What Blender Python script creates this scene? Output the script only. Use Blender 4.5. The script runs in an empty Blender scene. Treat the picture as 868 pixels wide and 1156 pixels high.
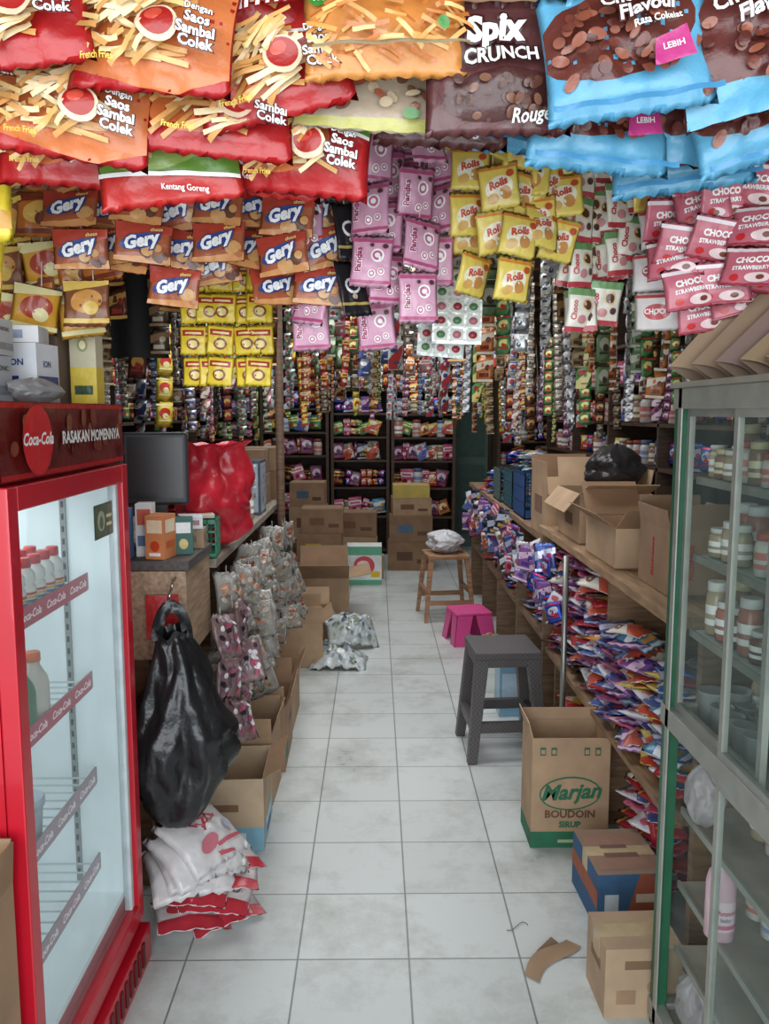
import bpy,bmesh,math,random
from mathutils import Vector,Matrix,noise
sc=bpy.context.scene
C=sc.collection
R=random.Random(11)
sc.view_settings.view_transform='Standard'
pi=math.pi
# ------------------------------------------------------------------ materials
def lin(c): return tuple((x/12.92 if x<=.04045 else ((x+.055)/1.055)**2.4) for x in c[:3])
_m={}
def M(kind,col,rough=.5,metal=0.,var=.12,scale=18.,bump=0.,coat=0.,stretch=(1,1,1),emit=0.,dist=.004):
    key=(kind,tuple(round(x,3) for x in col),rough,metal,var,scale,bump,coat,stretch,emit)
    if key in _m: return _m[key]
    m=bpy.data.materials.new(kind); m.use_nodes=True
    nt=m.node_tree; b=nt.nodes['Principled BSDF']
    tc=nt.nodes.new('ShaderNodeTexCoord'); mp=nt.nodes.new('ShaderNodeMapping'); mp.inputs['Scale'].default_value=stretch
    no=nt.nodes.new('ShaderNodeTexNoise'); no.inputs['Scale'].default_value=scale; no.inputs['Detail'].default_value=4
    nt.links.new(tc.outputs['Object'],mp.inputs[0]); nt.links.new(mp.outputs[0],no.inputs['Vector'])
    cr=nt.nodes.new('ShaderNodeValToRGB'); c=lin(col)
    cr.color_ramp.elements[0].position=.3; cr.color_ramp.elements[1].position=.7
    cr.color_ramp.elements[0].color=(*[x*(1-var) for x in c],1); cr.color_ramp.elements[1].color=(*[min(1,x*(1+var)) for x in c],1)
    nt.links.new(no.outputs['Fac'],cr.inputs[0]); nt.links.new(cr.outputs[0],b.inputs['Base Color'])
    b.inputs['Roughness'].default_value=rough; b.inputs['Metallic'].default_value=metal; b.inputs['Coat Weight'].default_value=coat
    if emit:
        nt.links.new(cr.outputs[0],b.inputs['Emission Color']); b.inputs['Emission Strength'].default_value=emit
    if bump:
        bp=nt.nodes.new('ShaderNodeBump'); bp.inputs['Strength'].default_value=bump; bp.inputs['Distance'].default_value=dist
        nt.links.new(no.outputs['Fac'],bp.inputs['Height']); nt.links.new(bp.outputs[0],b.inputs['Normal'])
    _m[key]=m; return m
def des(c,k): 
    g=sum(c)/3; return tuple(x*(1-k)+g*k for x in c)
def film(c): return M('printed_film',des(c,.13),.33,0,.07,26,.5,.12,(1,1,1),0,.008)
def foil(c): return M('metallic_film',c,.3,.5,.12,40,.5,0,(1,1,1),0,.006)
def wood(c=(.55,.38,.24)): return M('wood',des(c,.15),.6,0,.35,9,.25,0,(1,1,8))
def woodY(c=(.55,.38,.24)): return M('wood_long',des(c,.15),.6,0,.35,9,.25,0,(8,1,8))
def card(c=(.70,.55,.40)): return M('cardboard',des(c,.22),.8,0,.16,7,.15)
def plast(c,r=.4): return M('plastic',c,r,0,.06,12,.05)
def see(name,tint,alpha,rough=.08,facing=.25,body=None,mult=.4):
    if name in _m: return _m[name]
    m=bpy.data.materials.new(name); m.use_nodes=True; nt=m.node_tree; nt.nodes.clear()
    o=nt.nodes.new('ShaderNodeOutputMaterial'); tr=nt.nodes.new('ShaderNodeBsdfTransparent'); gl=nt.nodes.new('ShaderNodeBsdfPrincipled')
    gl.inputs['Base Color'].default_value=(*lin(body or tint),1); gl.inputs['Roughness'].default_value=rough
    tr.inputs['Color'].default_value=(*lin(tint),1)
    mx=nt.nodes.new('ShaderNodeMixShader'); lw=nt.nodes.new('ShaderNodeLayerWeight'); lw.inputs[0].default_value=facing
    no=nt.nodes.new('ShaderNodeTexNoise'); no.inputs['Scale'].default_value=6; 
    ma=nt.nodes.new('ShaderNodeMath'); ma.operation='MULTIPLY_ADD'; ma.inputs[1].default_value=mult; ma.inputs[2].default_value=alpha
    ad=nt.nodes.new('ShaderNodeMath'); ad.operation='MULTIPLY_ADD'; ad.inputs[1].default_value=.08; ad.use_clamp=True
    nt.links.new(lw.outputs['Fresnel'],ma.inputs[0]); nt.links.new(no.outputs['Fac'],ad.inputs[0]); nt.links.new(ma.outputs[0],ad.inputs[2])
    nt.links.new(ad.outputs[0],mx.inputs[0]); nt.links.new(tr.outputs[0],mx.inputs[1]); nt.links.new(gl.outputs[0],mx.inputs[2])
    nt.links.new(mx.outputs[0],o.inputs[0]); _m[name]=m; return m
GLASS=see('glass',(.98,.99,.985),.0,.04,.06,(.66,.72,.72),.25)
CLEAR=see('clear_plastic',(.97,.97,.97),.28,.2,.3,(.86,.86,.86),.7)
WRAP=see('clear_wrapper',(.96,.95,.93),.24,.12,.35,(.80,.79,.77),.8)
SMOKE=see('smoky_plastic',(.45,.43,.42),.4,.2,.3,(.26,.25,.25),.6)
# ------------------------------------------------------------------ mesh builder
class MB:
    def __init__(s): s.bm=bmesh.new(); s.m=[]
    def mi(s,m):
        if m not in s.m: s.m.append(m)
        return s.m.index(m)
    def box(s,a,b,m):
        x0,y0,z0=a;x1,y1,z1=b
        v=[s.bm.verts.new(p) for p in [(x0,y0,z0),(x1,y0,z0),(x1,y1,z0),(x0,y1,z0),(x0,y0,z1),(x1,y0,z1),(x1,y1,z1),(x0,y1,z1)]]
        i=s.mi(m)
        for q in [(0,3,2,1),(4,5,6,7),(0,1,5,4),(1,2,6,5),(2,3,7,6),(3,0,4,7)]:
            f=s.bm.faces.new([v[k] for k in q]); f.material_index=i
    def plate(s,P,off,m):
        v=[s.bm.verts.new(x) for x in P]+[s.bm.verts.new(Vector(x)+off) for x in P]; k=s.mi(m)
        for f in [(0,1,2,3),(7,6,5,4),(0,4,5,1),(1,5,6,2),(2,6,7,3),(3,7,4,0)]: s.bm.faces.new([v[i] for i in f]).material_index=k
    def grid(s,fn,nu,nv,m,wrap=False):
        g=[[s.bm.verts.new(fn(i/nu,j/nv)) for i in range(nu+(0 if wrap else 1))] for j in range(nv+1)]
        k=s.mi(m)
        for j in range(nv):
            for i in range(nu):
                a=(i+1)%nu if wrap else i+1
                f=s.bm.faces.new([g[j][i],g[j][a],g[j+1][a],g[j+1][i]]); f.material_index=k; f.smooth=True
        return g
    def lathe(s,prof,m,n=16,c=(0,0,0),cap=True):
        g=[[s.bm.verts.new((c[0]+r*math.cos(2*pi*i/n),c[1]+r*math.sin(2*pi*i/n),c[2]+z)) for i in range(n)] for r,z in prof]
        k=s.mi(m)
        for j in range(len(prof)-1):
            for i in range(n):
                f=s.bm.faces.new([g[j][i],g[j][(i+1)%n],g[j+1][(i+1)%n],g[j+1][i]]); f.material_index=k; f.smooth=True
        if cap:
            for q in (g[0][::-1],g[-1]):
                f=s.bm.faces.new(q); f.material_index=k
    def rod(s,p0,p1,r0,r1,m,n=8):
        p0=Vector(p0);p1=Vector(p1);d=(p1-p0).normalized()
        a=d.orthogonal().normalized();b=d.cross(a);k=s.mi(m);g=[]
        for p,r in((p0,r0),(p1,r1)): g.append([s.bm.verts.new(p+(a*math.cos(2*pi*(i+.5)/n)+b*math.sin(2*pi*(i+.5)/n))*r) for i in range(n)])
        for i in range(n):
            f=s.bm.faces.new([g[0][i],g[0][(i+1)%n],g[1][(i+1)%n],g[1][i]]); f.material_index=k; f.smooth=n>5
        s.bm.faces.new(g[0][::-1]).material_index=k; s.bm.faces.new(g[1]).material_index=k
    def tube(s,pts,r,m,n=6):
        for a,b in zip(pts[:-1],pts[1:]): s.rod(a,b,r,r,m,n)
    def build(s,name):
        me=bpy.data.meshes.new(name); s.bm.normal_update(); s.bm.to_mesh(me); s.bm.free()
        for m in s.m: me.materials.append(m)
        return me
def add(name,me,loc=(0,0,0),rot=(0,0,0),label=None,cat=None,group=None,parent=None,kind=None,scale=None,bevel=0):
    o=bpy.data.objects.new(name,me); C.objects.link(o); o.location=loc; o.rotation_euler=rot
    if scale: o.scale=scale if hasattr(scale,'__len__') else (scale,)*3
    if parent: o.parent=parent
    if label: o['label']=label
    if cat and not parent: o['category']=cat
    if group: o['group']=group
    if kind: o['kind']=kind
    if bevel:
        b=o.modifiers.new('bevel','BEVEL'); b.width=bevel; b.segments=2; b.limit_method='ANGLE'
    return o
# ------------------------------------------------------------------ flat print shapes
_t={}
def text_mesh(s,size,bold,shear):
    k=(s,round(size,5),round(bold,5),shear)
    if k in _t: return _t[k]
    cu=bpy.data.curves.new('t','FONT'); cu.body=s; cu.size=size; cu.align_x='CENTER'; cu.align_y='CENTER'; cu.offset=bold; cu.shear=shear; cu.resolution_u=2
    o=bpy.data.objects.new('t',cu); C.objects.link(o); dg=bpy.context.evaluated_depsgraph_get()
    me=bpy.data.meshes.new_from_object(o.evaluated_get(dg)); bpy.data.objects.remove(o); bpy.data.curves.remove(cu); _t[k]=me; return me
def shape_bms(shapes,sx,sy):
    out=[]
    for s in shapes:
        t=s[0]
        def one(pts,col):
            bm=bmesh.new(); bm.faces.new([bm.verts.new((x*sx,y*sy,0)) for x,y in pts]); out.append((bm,col))
        if t=='r': one([(s[1],s[2]),(s[3],s[2]),(s[3],s[4]),(s[1],s[4])],s[5])
        elif t=='p': one(s[1],s[2])
        elif t=='e':
            _,cx,cy,rx,ry,rot,col=s; n=12 if rx*sx<.02 else 22; bm=bmesh.new(); vs=[]
            for i in range(n):
                a=2*pi*i/n; x=rx*sx*math.cos(a); y=ry*sy*math.sin(a)
                vs.append(bm.verts.new((cx*sx+x*math.cos(rot)-y*math.sin(rot),cy*sy+x*math.sin(rot)+y*math.cos(rot),0)))
            bm.faces.new(vs); out.append((bm,col))
        elif t=='t':
            _,st,cx,cy,size,rot,col=s[:7]; bold=s[7] if len(s)>7 else .02; shear=s[8] if len(s)>8 else 0; ol=s[9] if len(s)>9 else None
            S=size*sy
            for c2,ex in ([(ol,.07)] if ol else [])+[(col,0)]:
                me=text_mesh(st,S,S*(bold+ex),shear); bm=bmesh.new(); bm.from_mesh(me)
                bmesh.ops.transform(bm,matrix=Matrix.Translation((cx*sx,cy*sy,0))@Matrix.Rotation(rot,4,'Z'),verts=bm.verts)
                out.append((bm,c2))
    return out
def decal(mb,shapes,sx,sy,mapf,cx=None,cy=None,eps=.0006,mf=film,clip=None):
    for L,(bm,col) in enumerate(shape_bms(shapes,sx,sy)):
        if clip:
            for co,no_ in (((clip[0],0,0),(1,0,0)),((-clip[0],0,0),(-1,0,0)),((0,clip[1],0),(0,1,0)),((0,-clip[1],0),(0,-1,0))):
                bmesh.ops.bisect_plane(bm,geom=bm.verts[:]+bm.edges[:]+bm.faces[:],plane_co=co,plane_no=no_,clear_outer=True)
        if cx and bm.verts:
            xs=[v.co.x for v in bm.verts]; ys=[v.co.y for v in bm.verts]
            for c in cx:
                if min(xs)<c<max(xs): bmesh.ops.bisect_plane(bm,geom=bm.verts[:]+bm.edges[:]+bm.faces[:],plane_co=(c,0,0),plane_no=(1,0,0))
            for c in cy:
                if min(ys)<c<max(ys): bmesh.ops.bisect_plane(bm,geom=bm.verts[:]+bm.edges[:]+bm.faces[:],plane_co=(0,c,0),plane_no=(0,1,0))
        k=mb.mi(mf(col)); vm={v:mb.bm.verts.new(mapf(v.co.x,v.co.y,eps*(L+1))) for v in bm.verts}
        for f in bm.faces:
            q=mb.bm.faces.new([vm[v] for v in f.verts]); q.material_index=k; q.smooth=cx is not None
        bm.free()
def fY(x0,y0,z0): return lambda x,y,e:(x0+x,y0-e,z0+y)
def fXp(x0,y0,z0): return lambda x,y,e:(x0+e,y0+x,z0+y)
def fXn(x0,y0,z0): return lambda x,y,e:(x0-e,y0-x,z0+y)
def fZ(x0,y0,z0): return lambda x,y,e:(x0+x,y0+y,z0+e)
# ------------------------------------------------------------------ pillow packs
def add_pack(mb,w,h,t,base,shapes,seed,nx,ny,zoff=0,back=None,mf=film,crease=1.,basemat=None):
    rr=random.Random(seed); ph=rr.random()*9; k1=rr.uniform(9,17); bend=rr.uniform(-.5,.5)
    H=[]
    for j in range(ny+1):
        row=[]; v=2*j/ny-1
        for i in range(nx+1):
            u=2*i/nx-1
            vv=min(1,abs(v)/.86)
            f=max(0,1-abs(u)**2.3)**.75*max(0,1-vv**2.4)**.7
            n=noise.noise(Vector((u*2.2+seed*3.1,v*2.2,ph)))*.5*f+noise.noise(Vector((u*5,v*4+seed,ph)))*.24*(f+.15)
            e=(1 if abs(u)<.98 else 0)
            n+=.16*math.sin(u*k1+ph+v*2)*math.exp(-(1-abs(v))*3.2)*e+.10*math.sin(v*k1*.8+ph+u*3)*math.exp(-(1-abs(u))*4)*e
            row.append(t/2*(f+n*crease))
        H.append(row)
    def bil(x,y):
        a=(x/w+.5)*nx; b=(y/h+.5)*ny; i=min(nx-1,max(0,int(a))); j=min(ny-1,max(0,int(b))); p=min(1,max(0,a-i)); q=min(1,max(0,b-j))
        return (H[j][i]*(1-p)+H[j][i+1]*p)*(1-q)+(H[j+1][i]*(1-p)+H[j+1][i+1]*p)*q
    def px(x,y): return x*(1-.045*math.cos(min(1,abs(2*y/h))*pi/2))
    cb=t*.5*bend*crease
    def curl(x,y): return cb*((2*x/w)**2+(2*y/h)**2*.6)
    zz=h*.012
    g=[];bk=[]
    for j in range(ny+1):
        y=(j/ny-.5)*h; r1=[];r2=[]
        for i in range(nx+1):
            x=(i/nx-.5)*w; e=(zz if i%2 else -zz) if j in(0,ny) else 0
            a=mb.bm.verts.new((px(x,y),-H[j][i]-curl(x,y),y+zoff+e)); r1.append(a)
            if i in(0,nx) or j in(0,ny): r2.append(a)
            else: r2.append(mb.bm.verts.new((px(x,y),abs(H[j][i])*.7+.0006-curl(x,y),y+zoff)))
        g.append(r1);bk.append(r2)
    k=mb.mi(basemat or mf(base)); k2=mb.mi(basemat or mf(back or base))
    for j in range(ny):
        for i in range(nx):
            f=mb.bm.faces.new([g[j][i],g[j][i+1],g[j+1][i+1],g[j+1][i]]); f.material_index=k; f.smooth=True
            try:
                f=mb.bm.faces.new([bk[j][i],bk[j+1][i],bk[j+1][i+1],bk[j][i+1]]); f.material_index=k2; f.smooth=True
            except ValueError: pass
    if shapes:
        cx=[(i/nx-.5)*w for i in range(1,nx)]; cy=[(j/ny-.5)*h for j in range(1,ny)]
        decal(mb,shapes,w/2,h/2,lambda x,y,e:(px(x,y),-bil(x,y)-curl(x,y)-e,y+zoff),cx,cy,eps=.0005 if w<.15 else .0006,mf=mf,clip=(w*.49,h*.485))
def pack(name,w,h,t,base,shapes,seed=1,nx=14,ny=12,zoff=0,**k):
    mb=MB(); add_pack(mb,w,h,t,base,shapes,seed,nx,ny,zoff,**k); return mb.build(name)
W_=(.96,.96,.95); BK=(.06,.05,.06)
def sticks(n,seed,x0,x1,y0,y1,cols,ln=.5,wd=.06,ang=(-.5,.9),asp=1.35):
    r=random.Random(seed); o=[]
    for _ in range(n):
        cx=r.uniform(x0,x1);cy=r.uniform(y0,y1);a=r.uniform(*ang);l=ln*r.uniform(.6,1.1)/2;w=wd*r.uniform(.8,1.2)/2
        ca,sa=math.cos(a),math.sin(a); pts=[(cx+(p*ca-q*sa),cy+(p*sa+q*ca)*asp) for p,q in((-l,-w),(l,-w),(l,w),(-l,w))]
        o.append(('p',pts,r.choice(cols)))
    return o
def blobs(n,seed,x0,x1,y0,y1,rx,ry,cols):
    r=random.Random(seed)
    return [('e',r.uniform(x0,x1),r.uniform(y0,y1),rx*r.uniform(.6,1.2),ry*r.uniform(.6,1.2),r.uniform(-1,1),r.choice(cols)) for _ in range(n)]
FR=[(.95,.78,.48),(.93,.70,.38),(.96,.86,.64),(.88,.62,.32)]
def fries_shapes(top,seed,orange=False):
    s=[('e',-.25,-.1,.72,.55,.1,(.90,.45,.2)),('p',[(-1,.55),(1,.15),(1,1),(-1,1)],top),('p',[(-1,.5),(1,.1),(1,.16),(-1,.58)],W_)]
    if orange: s=[('p',[(-1,-.7),(.3,-1),(1,-.7),(1,1),(-1,1)],(.88,.46,.22))]
    s+=sticks(60,seed,-.85,.35,-.6,.4,FR,.6,.06)
    s+=[('e',.24,-.25,.25,.28,0,(.92,.80,.66)),('e',.24,-.22,.20,.22,0,(.72,.10,.08)),('e',.2,-.15,.11,.1,.3,(.86,.28,.2))]
    s+=sticks(8,seed+5,-.05,.3,-.05,.2,FR,.42,.055,(.3,1.1))
    s+=[('t','French Fries',-.12,.68,.38,-.06,W_,.04,.15,(.6,.02,.03)),
        ('t','Dengan',.72,.0,.14,-.05,W_,.02,0,(.3,.03,.03)),('t','Saos',.72,-.17,.21,-.05,W_,.03,0,(.3,.03,.03)),('t','Sambal',.71,-.35,.21,-.05,W_,.03,0,(.3,.03,.03)),('t','Colek',.71,-.53,.21,-.05,W_,.03,0,(.3,.03,.03)),
        ('e',.8,.42,.12,.14,0,(.2,.55,.15)),('t','1K',.8,.42,.18,0,W_),('t','French Fries',-.45,-.8,.11,0,(.98,.85,.3),.02,.1)]
    return s
RED=(.76,.10,.11)
BW,BH,BT=.235,.172,.046
me_friesA=pack('fries_bag',BW,BH,BT,RED,fries_shapes((.80,.15,.13),3),1,20,15)
me_friesB=pack('fries_bag',BW,BH,BT,RED,fries_shapes((.38,.60,.18),8),2,20,15)
me_friesC=pack('fries_bag',BW,BH,BT,RED,fries_shapes(RED,12,True),3,20,15)
me_friesD=pack('fries_bag',BW,BH,BT,(.80,.14,.12),[('p',[(-1,-.35),(1,-.6),(1,.7),(-1,.95)],(.40,.60,.20)),('e',-.1,.0,.7,.4,.1,(.58,.72,.32))]+sticks(14,33,-.6,.5,-.1,.4,FR,.5,.06)+[('p',[(-1,-.42),(1,-.67),(1,-.6),(-1,-.34)],W_),('t','Kentang Goreng',.2,-.76,.13,-.12,W_,.02)],4,20,15)
me_orange=pack('orange_bag',.25,.175,.05,(.90,.57,.24),sticks(110,4,-.95,.95,-.8,.75,[(.93,.64,.3),(.88,.52,.22),(.96,.76,.44),(.82,.45,.17)],.38,.045,(-.9,.9))+[('p',[(-.95,.5),(.35,.8),(.35,1),(-.95,1)],(.35,.15,.10)),('e',.6,-.6,.07,.1,0,(.25,.55,.2)),('r',-.9,-.86,.9,-.82,(.5,.4,.2))],4,20,14)
me_stripbag=pack('cream_bag',.25,.175,.045,(.76,.68,.58),[('r',-1,.2,1,.55,(.45,.28,.2)),('p',[(-1,-1),(1,-1),(1,-.7),(-1,-.8)],(.78,.76,.4))]+blobs(30,3,-.85,.85,-.6,.1,.1,.09,[(.6,.42,.28),(.85,.76,.62),(.66,.34,.22),(.5,.36,.26)])+[('e',.6,-.72,.12,.1,0,(.3,.58,.25)),('t','French Fries',0,.37,.24,0,W_,.03,.1)],5,18,12)
me_choc=pack('choc_bag',.215,.19,.05,(.38,.20,.20),[('e',0,-.45,.8,.35,.1,(.30,.14,.13))]+blobs(24,2,-.6,.6,-.75,-.25,.08,.07,[(.42,.24,.17),(.34,.18,.13),(.5,.32,.23)])+
    [('t','Spix',-.1,.40,.52,.06,W_,.05,.15,(.25,.07,.08)),('t','CRUNCH',0,.02,.28,.06,W_,.03,0,(.2,.05,.05)),('e',.65,.42,.12,.13,0,(.75,.15,.15)),('t','Rouge',.4,-.78,.24,.08,W_,.02,.2),('r',-.9,.86,.9,.92,(.6,.45,.35))],6,20,15)
BL=(.34,.66,.82)
me_blue=pack('blue_bag',.23,.18,.05,BL,[('e',-.1,.25,.98,.72,.15,(.42,.18,.14))]+blobs(60,6,-.85,.6,-.5,.75,.1,.085,[(.55,.28,.2),(.45,.2,.15),(.36,.14,.11),(.62,.35,.27)])+
    [('t','Chocolate',.15,.55,.3,.12,W_,.03,.1,(.3,.08,.06)),('t','Flavour',.2,.29,.3,.12,W_,.03,.1,(.3,.08,.06)),('t','Rasa Cokelat',.3,.08,.14,.12,W_,.02),
     ('p',[(.25,-.2),(.62,-.05),(.7,-.5),(.2,-.6)],(.78,.2,.5)),('t','LEBIH',.45,-.32,.13,.1,W_),('r',-1,-1,1,-.88,(.24,.54,.74))],7,20,15)
me_blue2=pack('blue_bag',.23,.18,.05,(.40,.17,.15),[('p',[(-1,-1),(1,-1),(1,-.4),(.2,-.6),(-1,-.4)],BL)]+blobs(34,9,-.8,.7,-.6,.5,.1,.085,[(.58,.3,.2),(.46,.2,.14),(.36,.14,.11)])+
    [('t','Chocolate',-.1,.62,.3,.1,W_,.03,.1),('t','Flavour',.0,.36,.3,.1,W_,.03,.1),('r',.35,-.35,.85,.2,(.86,.88,.90)),('t','Rasa',.6,.08,.16,0,(.3,.1,.1)),('t','Cokelat',.6,-.1,.16,0,(.3,.1,.1))],8,20,15)
me_maroon=pack('choc_bag',.23,.18,.05,(.42,.16,.16),blobs(26,19,-.8,.6,-.5,.4,.1,.09,[(.55,.27,.2),(.48,.2,.15),(.62,.34,.26)])+[('t','Chocolate',.1,.4,.3,.0,W_,.03,.1),('t','Flavour',.2,.1,.3,.0,W_,.03,.1),('r',-.2,-.75,.8,-.45,(.82,.8,.78)),('t','Rasa Cokelat',.3,-.6,.16,0,(.3,.1,.1))],18,18,14)
me_yel=pack('yellow_bag',.12,.2,.04,(.92,.80,.15),[('r',-1,-.75,1,-.45,(.85,.6,.12)),('e',0,.2,.6,.35,0,(.88,.4,.15))],9,12,12)
def sach(name,w,h,base,shapes,seed,t=.014): return pack(name,w,h,t,base,shapes,seed,12,10,-h/2,crease=1.5)
me_gery=[sach('biscuit_sachet',.118,.082,(.68,.34,.2),[('p',[(-1,.1),(1,.55),(1,1),(-1,1)],(.74,.24,.17)),('p',[(-1,-1),(1,-1),(1,-.55),(-1,-.75)],(.85,.57,.32))]+
   blobs(6,5+k,.0,.9,-.75,-.15,.22,.3,[(.85,.62,.36),(.72,.45,.25),(.42,.24,.16)])+[('e',-.1,.05,.74,.38,.3,(.2,.30,.58)),('t','Gery',-.1,.05,.86,.3,W_,.05,.25,(.12,.22,.55)),('t','choco',.45,.7,.25,.1,(.98,.9,.5),.03)],10+k) for k in range(3)]
me_brn=[sach('brown_sachet',.1,.1,b0,[('e',0,.1,.7,.5,.2,c1),('e',.2,-.2,.35,.3,0,c2),('r',-1,-.85,1,-.65,c2),('p',[(-1,.5),(1,.8),(1,1),(-1,1)],c2)],70+k) for k,(b0,c1,c2) in enumerate((((.78,.42,.14),(.9,.7,.3),(.5,.2,.1)),((.85,.6,.15),(.7,.2,.1),(.9,.85,.6)),((.5,.28,.16),(.8,.55,.25),(.85,.7,.3))))]
PK=(.84,.60,.71)
def cookie(cx,cy,r): return [('e',cx,cy,r,r*.8,0,W_),('e',cx,cy,r*.72,r*.58,0,(.80,.38,.54)),('e',cx,cy,r*.4,r*.3,0,W_)]
me_pink=[sach('pink_sachet',.088,.108,PK,[('r',-1,.72,1,.86,(.72,.28,.46)),('r',-1,-.86,1,-.74,(.72,.28,.46))]+cookie(.28,.22,.34)+cookie(.5,-.4,.18)+cookie(.05,-.5,.2)+[('t','Pandas',-.62,0,.34,pi/2,(.66,.16,.38),.04,0,W_),('e',.65,.56,.14,.1,0,(.35,.2,.22)),('e',.0,.58,.1,.08,0,(.35,.2,.22))],14+k) for k in range(3)]
me_black=sach('dark_sachet',.07,.12,(.12,.11,.13),[('e',0,.1,.55,.3,0,(.85,.85,.85)),('e',0,.1,.4,.2,0,(.2,.15,.2)),('r',-1,-.6,1,-.5,(.7,.6,.3)),('e',0,-.3,.2,.1,0,(.8,.7,.6))],17)
YE=(.90,.79,.33)
me_yell=[sach('yellow_sachet',.085,.09,YE,[('e',0,-.05,.72,.5,.3,(.93,.9,.78)),('e',.3,-.3,.3,.3,0,(.82,.55,.26)),('e',-.35,-.5,.3,.22,.4,(.85,.65,.33)),('t','Rolls',-.05,.12,.46,.25,(.82,.3,.15),.05,.15,W_),('r',-1,.75,1,.85,(.88,.5,.15)),('e',.6,.5,.2,.16,0,(.8,.3,.15))],18+k) for k in range(3)]
me_choc2=[sach('cookie_sachet',.075,.098,(.86,.84,.78),[('r',-1,.66,1,1,(.42,.6,.36)),('r',-1,-1,1,-.74,(.72,.2,.24)),('e',.25,.25,.38,.3,0,(.85,.72,.5)),('e',.25,.25,.28,.22,0,(.34,.20,.15)),('e',-.1,-.4,.3,.2,0,(.78,.5,.5)),('e',.55,-.3,.2,.16,0,(.34,.2,.15)),('t','Choco',-.62,0,.32,pi/2,(.72,.14,.18),.04)],20+k) for k in range(3)]
me_straw=[sach('strawberry_sachet',.11,.085,(.79,.38,.45),[('r',-1,.68,1,.86,(.9,.85,.86)),('t','CHOCO',0,.24,.40,.05,W_,.05),('t','STRAWBERRY',0,-.14,.27,.05,W_,.04),('e',-.5,-.62,.16,.16,0,(.82,.14,.14)),('e',.3,-.6,.45,.24,0,(.92,.80,.80)),('e',.4,-.6,.15,.12,0,(.5,.25,.18)),('r',-1,-.97,1,-.9,(.68,.16,.22))],22+k) for k in range(3)]
me_wht=sach('white_sachet',.1,.085,(.88,.85,.84),[('e',0,0,.6,.4,0,(.82,.3,.34)),('t','CHOCO',0,.02,.35,0,W_,.04),('r',-1,.7,1,.85,(.78,.24,.24))],24)
# ------------------------------------------------------------------ ROOM
def structure(o): o['kind']='structure'; return o
fm=bpy.data.materials.new('floor_tiles'); fm.use_nodes=True; nt=fm.node_tree; b=nt.nodes['Principled BSDF']
tc=nt.nodes.new('ShaderNodeTexCoord'); mp=nt.nodes.new('ShaderNodeMapping'); mp.inputs['Location'].default_value=(-.088+3,-2.03+3,0)
br=nt.nodes.new('ShaderNodeTexBrick'); br.offset=0; br.inputs['Scale'].default_value=1; br.inputs['Brick Width'].default_value=.3; br.inputs['Row Height'].default_value=.3; br.inputs['Mortar Size'].default_value=.0028; br.inputs['Mortar Smooth'].default_value=.2
br.inputs['Color1'].default_value=(*lin((.82,.84,.83)),1); br.inputs['Color2'].default_value=(*lin((.79,.81,.80)),1); br.inputs['Mortar'].default_value=(*lin((.52,.53,.51)),1)
no=nt.nodes.new('ShaderNodeTexNoise'); no.inputs['Scale'].default_value=2.6; no.inputs['Detail'].default_value=12; no.inputs['Roughness'].default_value=.75
cr=nt.nodes.new('ShaderNodeValToRGB'); cr.color_ramp.elements[0].position=.32; cr.color_ramp.elements[0].color=(.68,.66,.62,1); cr.color_ramp.elements[1].position=.52; cr.color_ramp.elements[1].color=(1,1,1,1)
mu=nt.nodes.new('ShaderNodeMix'); mu.data_type='RGBA'; mu.blend_type='MULTIPLY'; mu.inputs[0].default_value=1
L=nt.links.new
L(tc.outputs['Object'],mp.inputs[0]); L(mp.outputs[0],br.inputs['Vector']); L(tc.outputs['Object'],no.inputs['Vector']); L(no.outputs['Fac'],cr.inputs[0]); L(br.outputs['Color'],mu.inputs[6]); L(cr.outputs[0],mu.inputs[7]); L(mu.outputs[2],b.inputs['Base Color'])
mr=nt.nodes.new('ShaderNodeMapRange'); mr.inputs[3].default_value=.18; mr.inputs[4].default_value=.45; L(no.outputs['Fac'],mr.inputs[0]); L(mr.outputs[0],b.inputs['Roughness'])
bp=nt.nodes.new('ShaderNodeBump'); bp.inputs['Strength'].default_value=.3; bp.inputs['Distance'].default_value=.002; bp.invert=True; L(br.outputs['Fac'],bp.inputs['Height']); L(bp.outputs[0],b.inputs['Normal'])
XW=2.0; YB=8.9; ZC=2.6
def st(name,a,b_,m):
    mb=MB(); mb.box(a,b_,m); return structure(add(name,mb.build(name)))
st('floor',(-XW,-1.5,-.05),(XW,YB,0),fm)
wallm=M('wall_boards',(.36,.31,.26),.8,0,.3,6,.3,0,(6,6,1))
st('wall_left',(-XW-.08,-.2,0),(-XW,YB,ZC),wallm); st('wall_right',(XW,-.2,0),(XW+.08,YB,ZC),wallm); st('wall_back',(-XW-.08,YB,0),(XW+.08,YB+.08,ZC),wallm)
st('ceiling',(-XW-.08,-.2,ZC),(XW+.08,YB+.08,ZC+.06),M('ceiling_boards',(.36,.32,.28),.8,0,.3,5,.3,0,(1,8,1)))
mb=MB(); dm=M('door_green',(.33,.42,.38),.6,0,.2,6); mb.box((.86,YB-.06,0),(1.22,YB-.01,1.95),dm); mb.box((.9,YB-.075,.15),(1.18,YB-.06,.9),M('door_panel',(.25,.36,.32),.6)); mb.box((.9,YB-.075,1.0),(1.18,YB-.06,1.85),M('door_panel',(.25,.36,.32),.6)); structure(add('door_1',mb.build('door_1')))
for i,y in enumerate((1.0,2.6,4.2,5.8,7.4)):
    st('trim_%d'%(i+1),(-XW,y,ZC-.12),(XW,y+.08,ZC-.001),wood((.38,.27,.18)))
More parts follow.
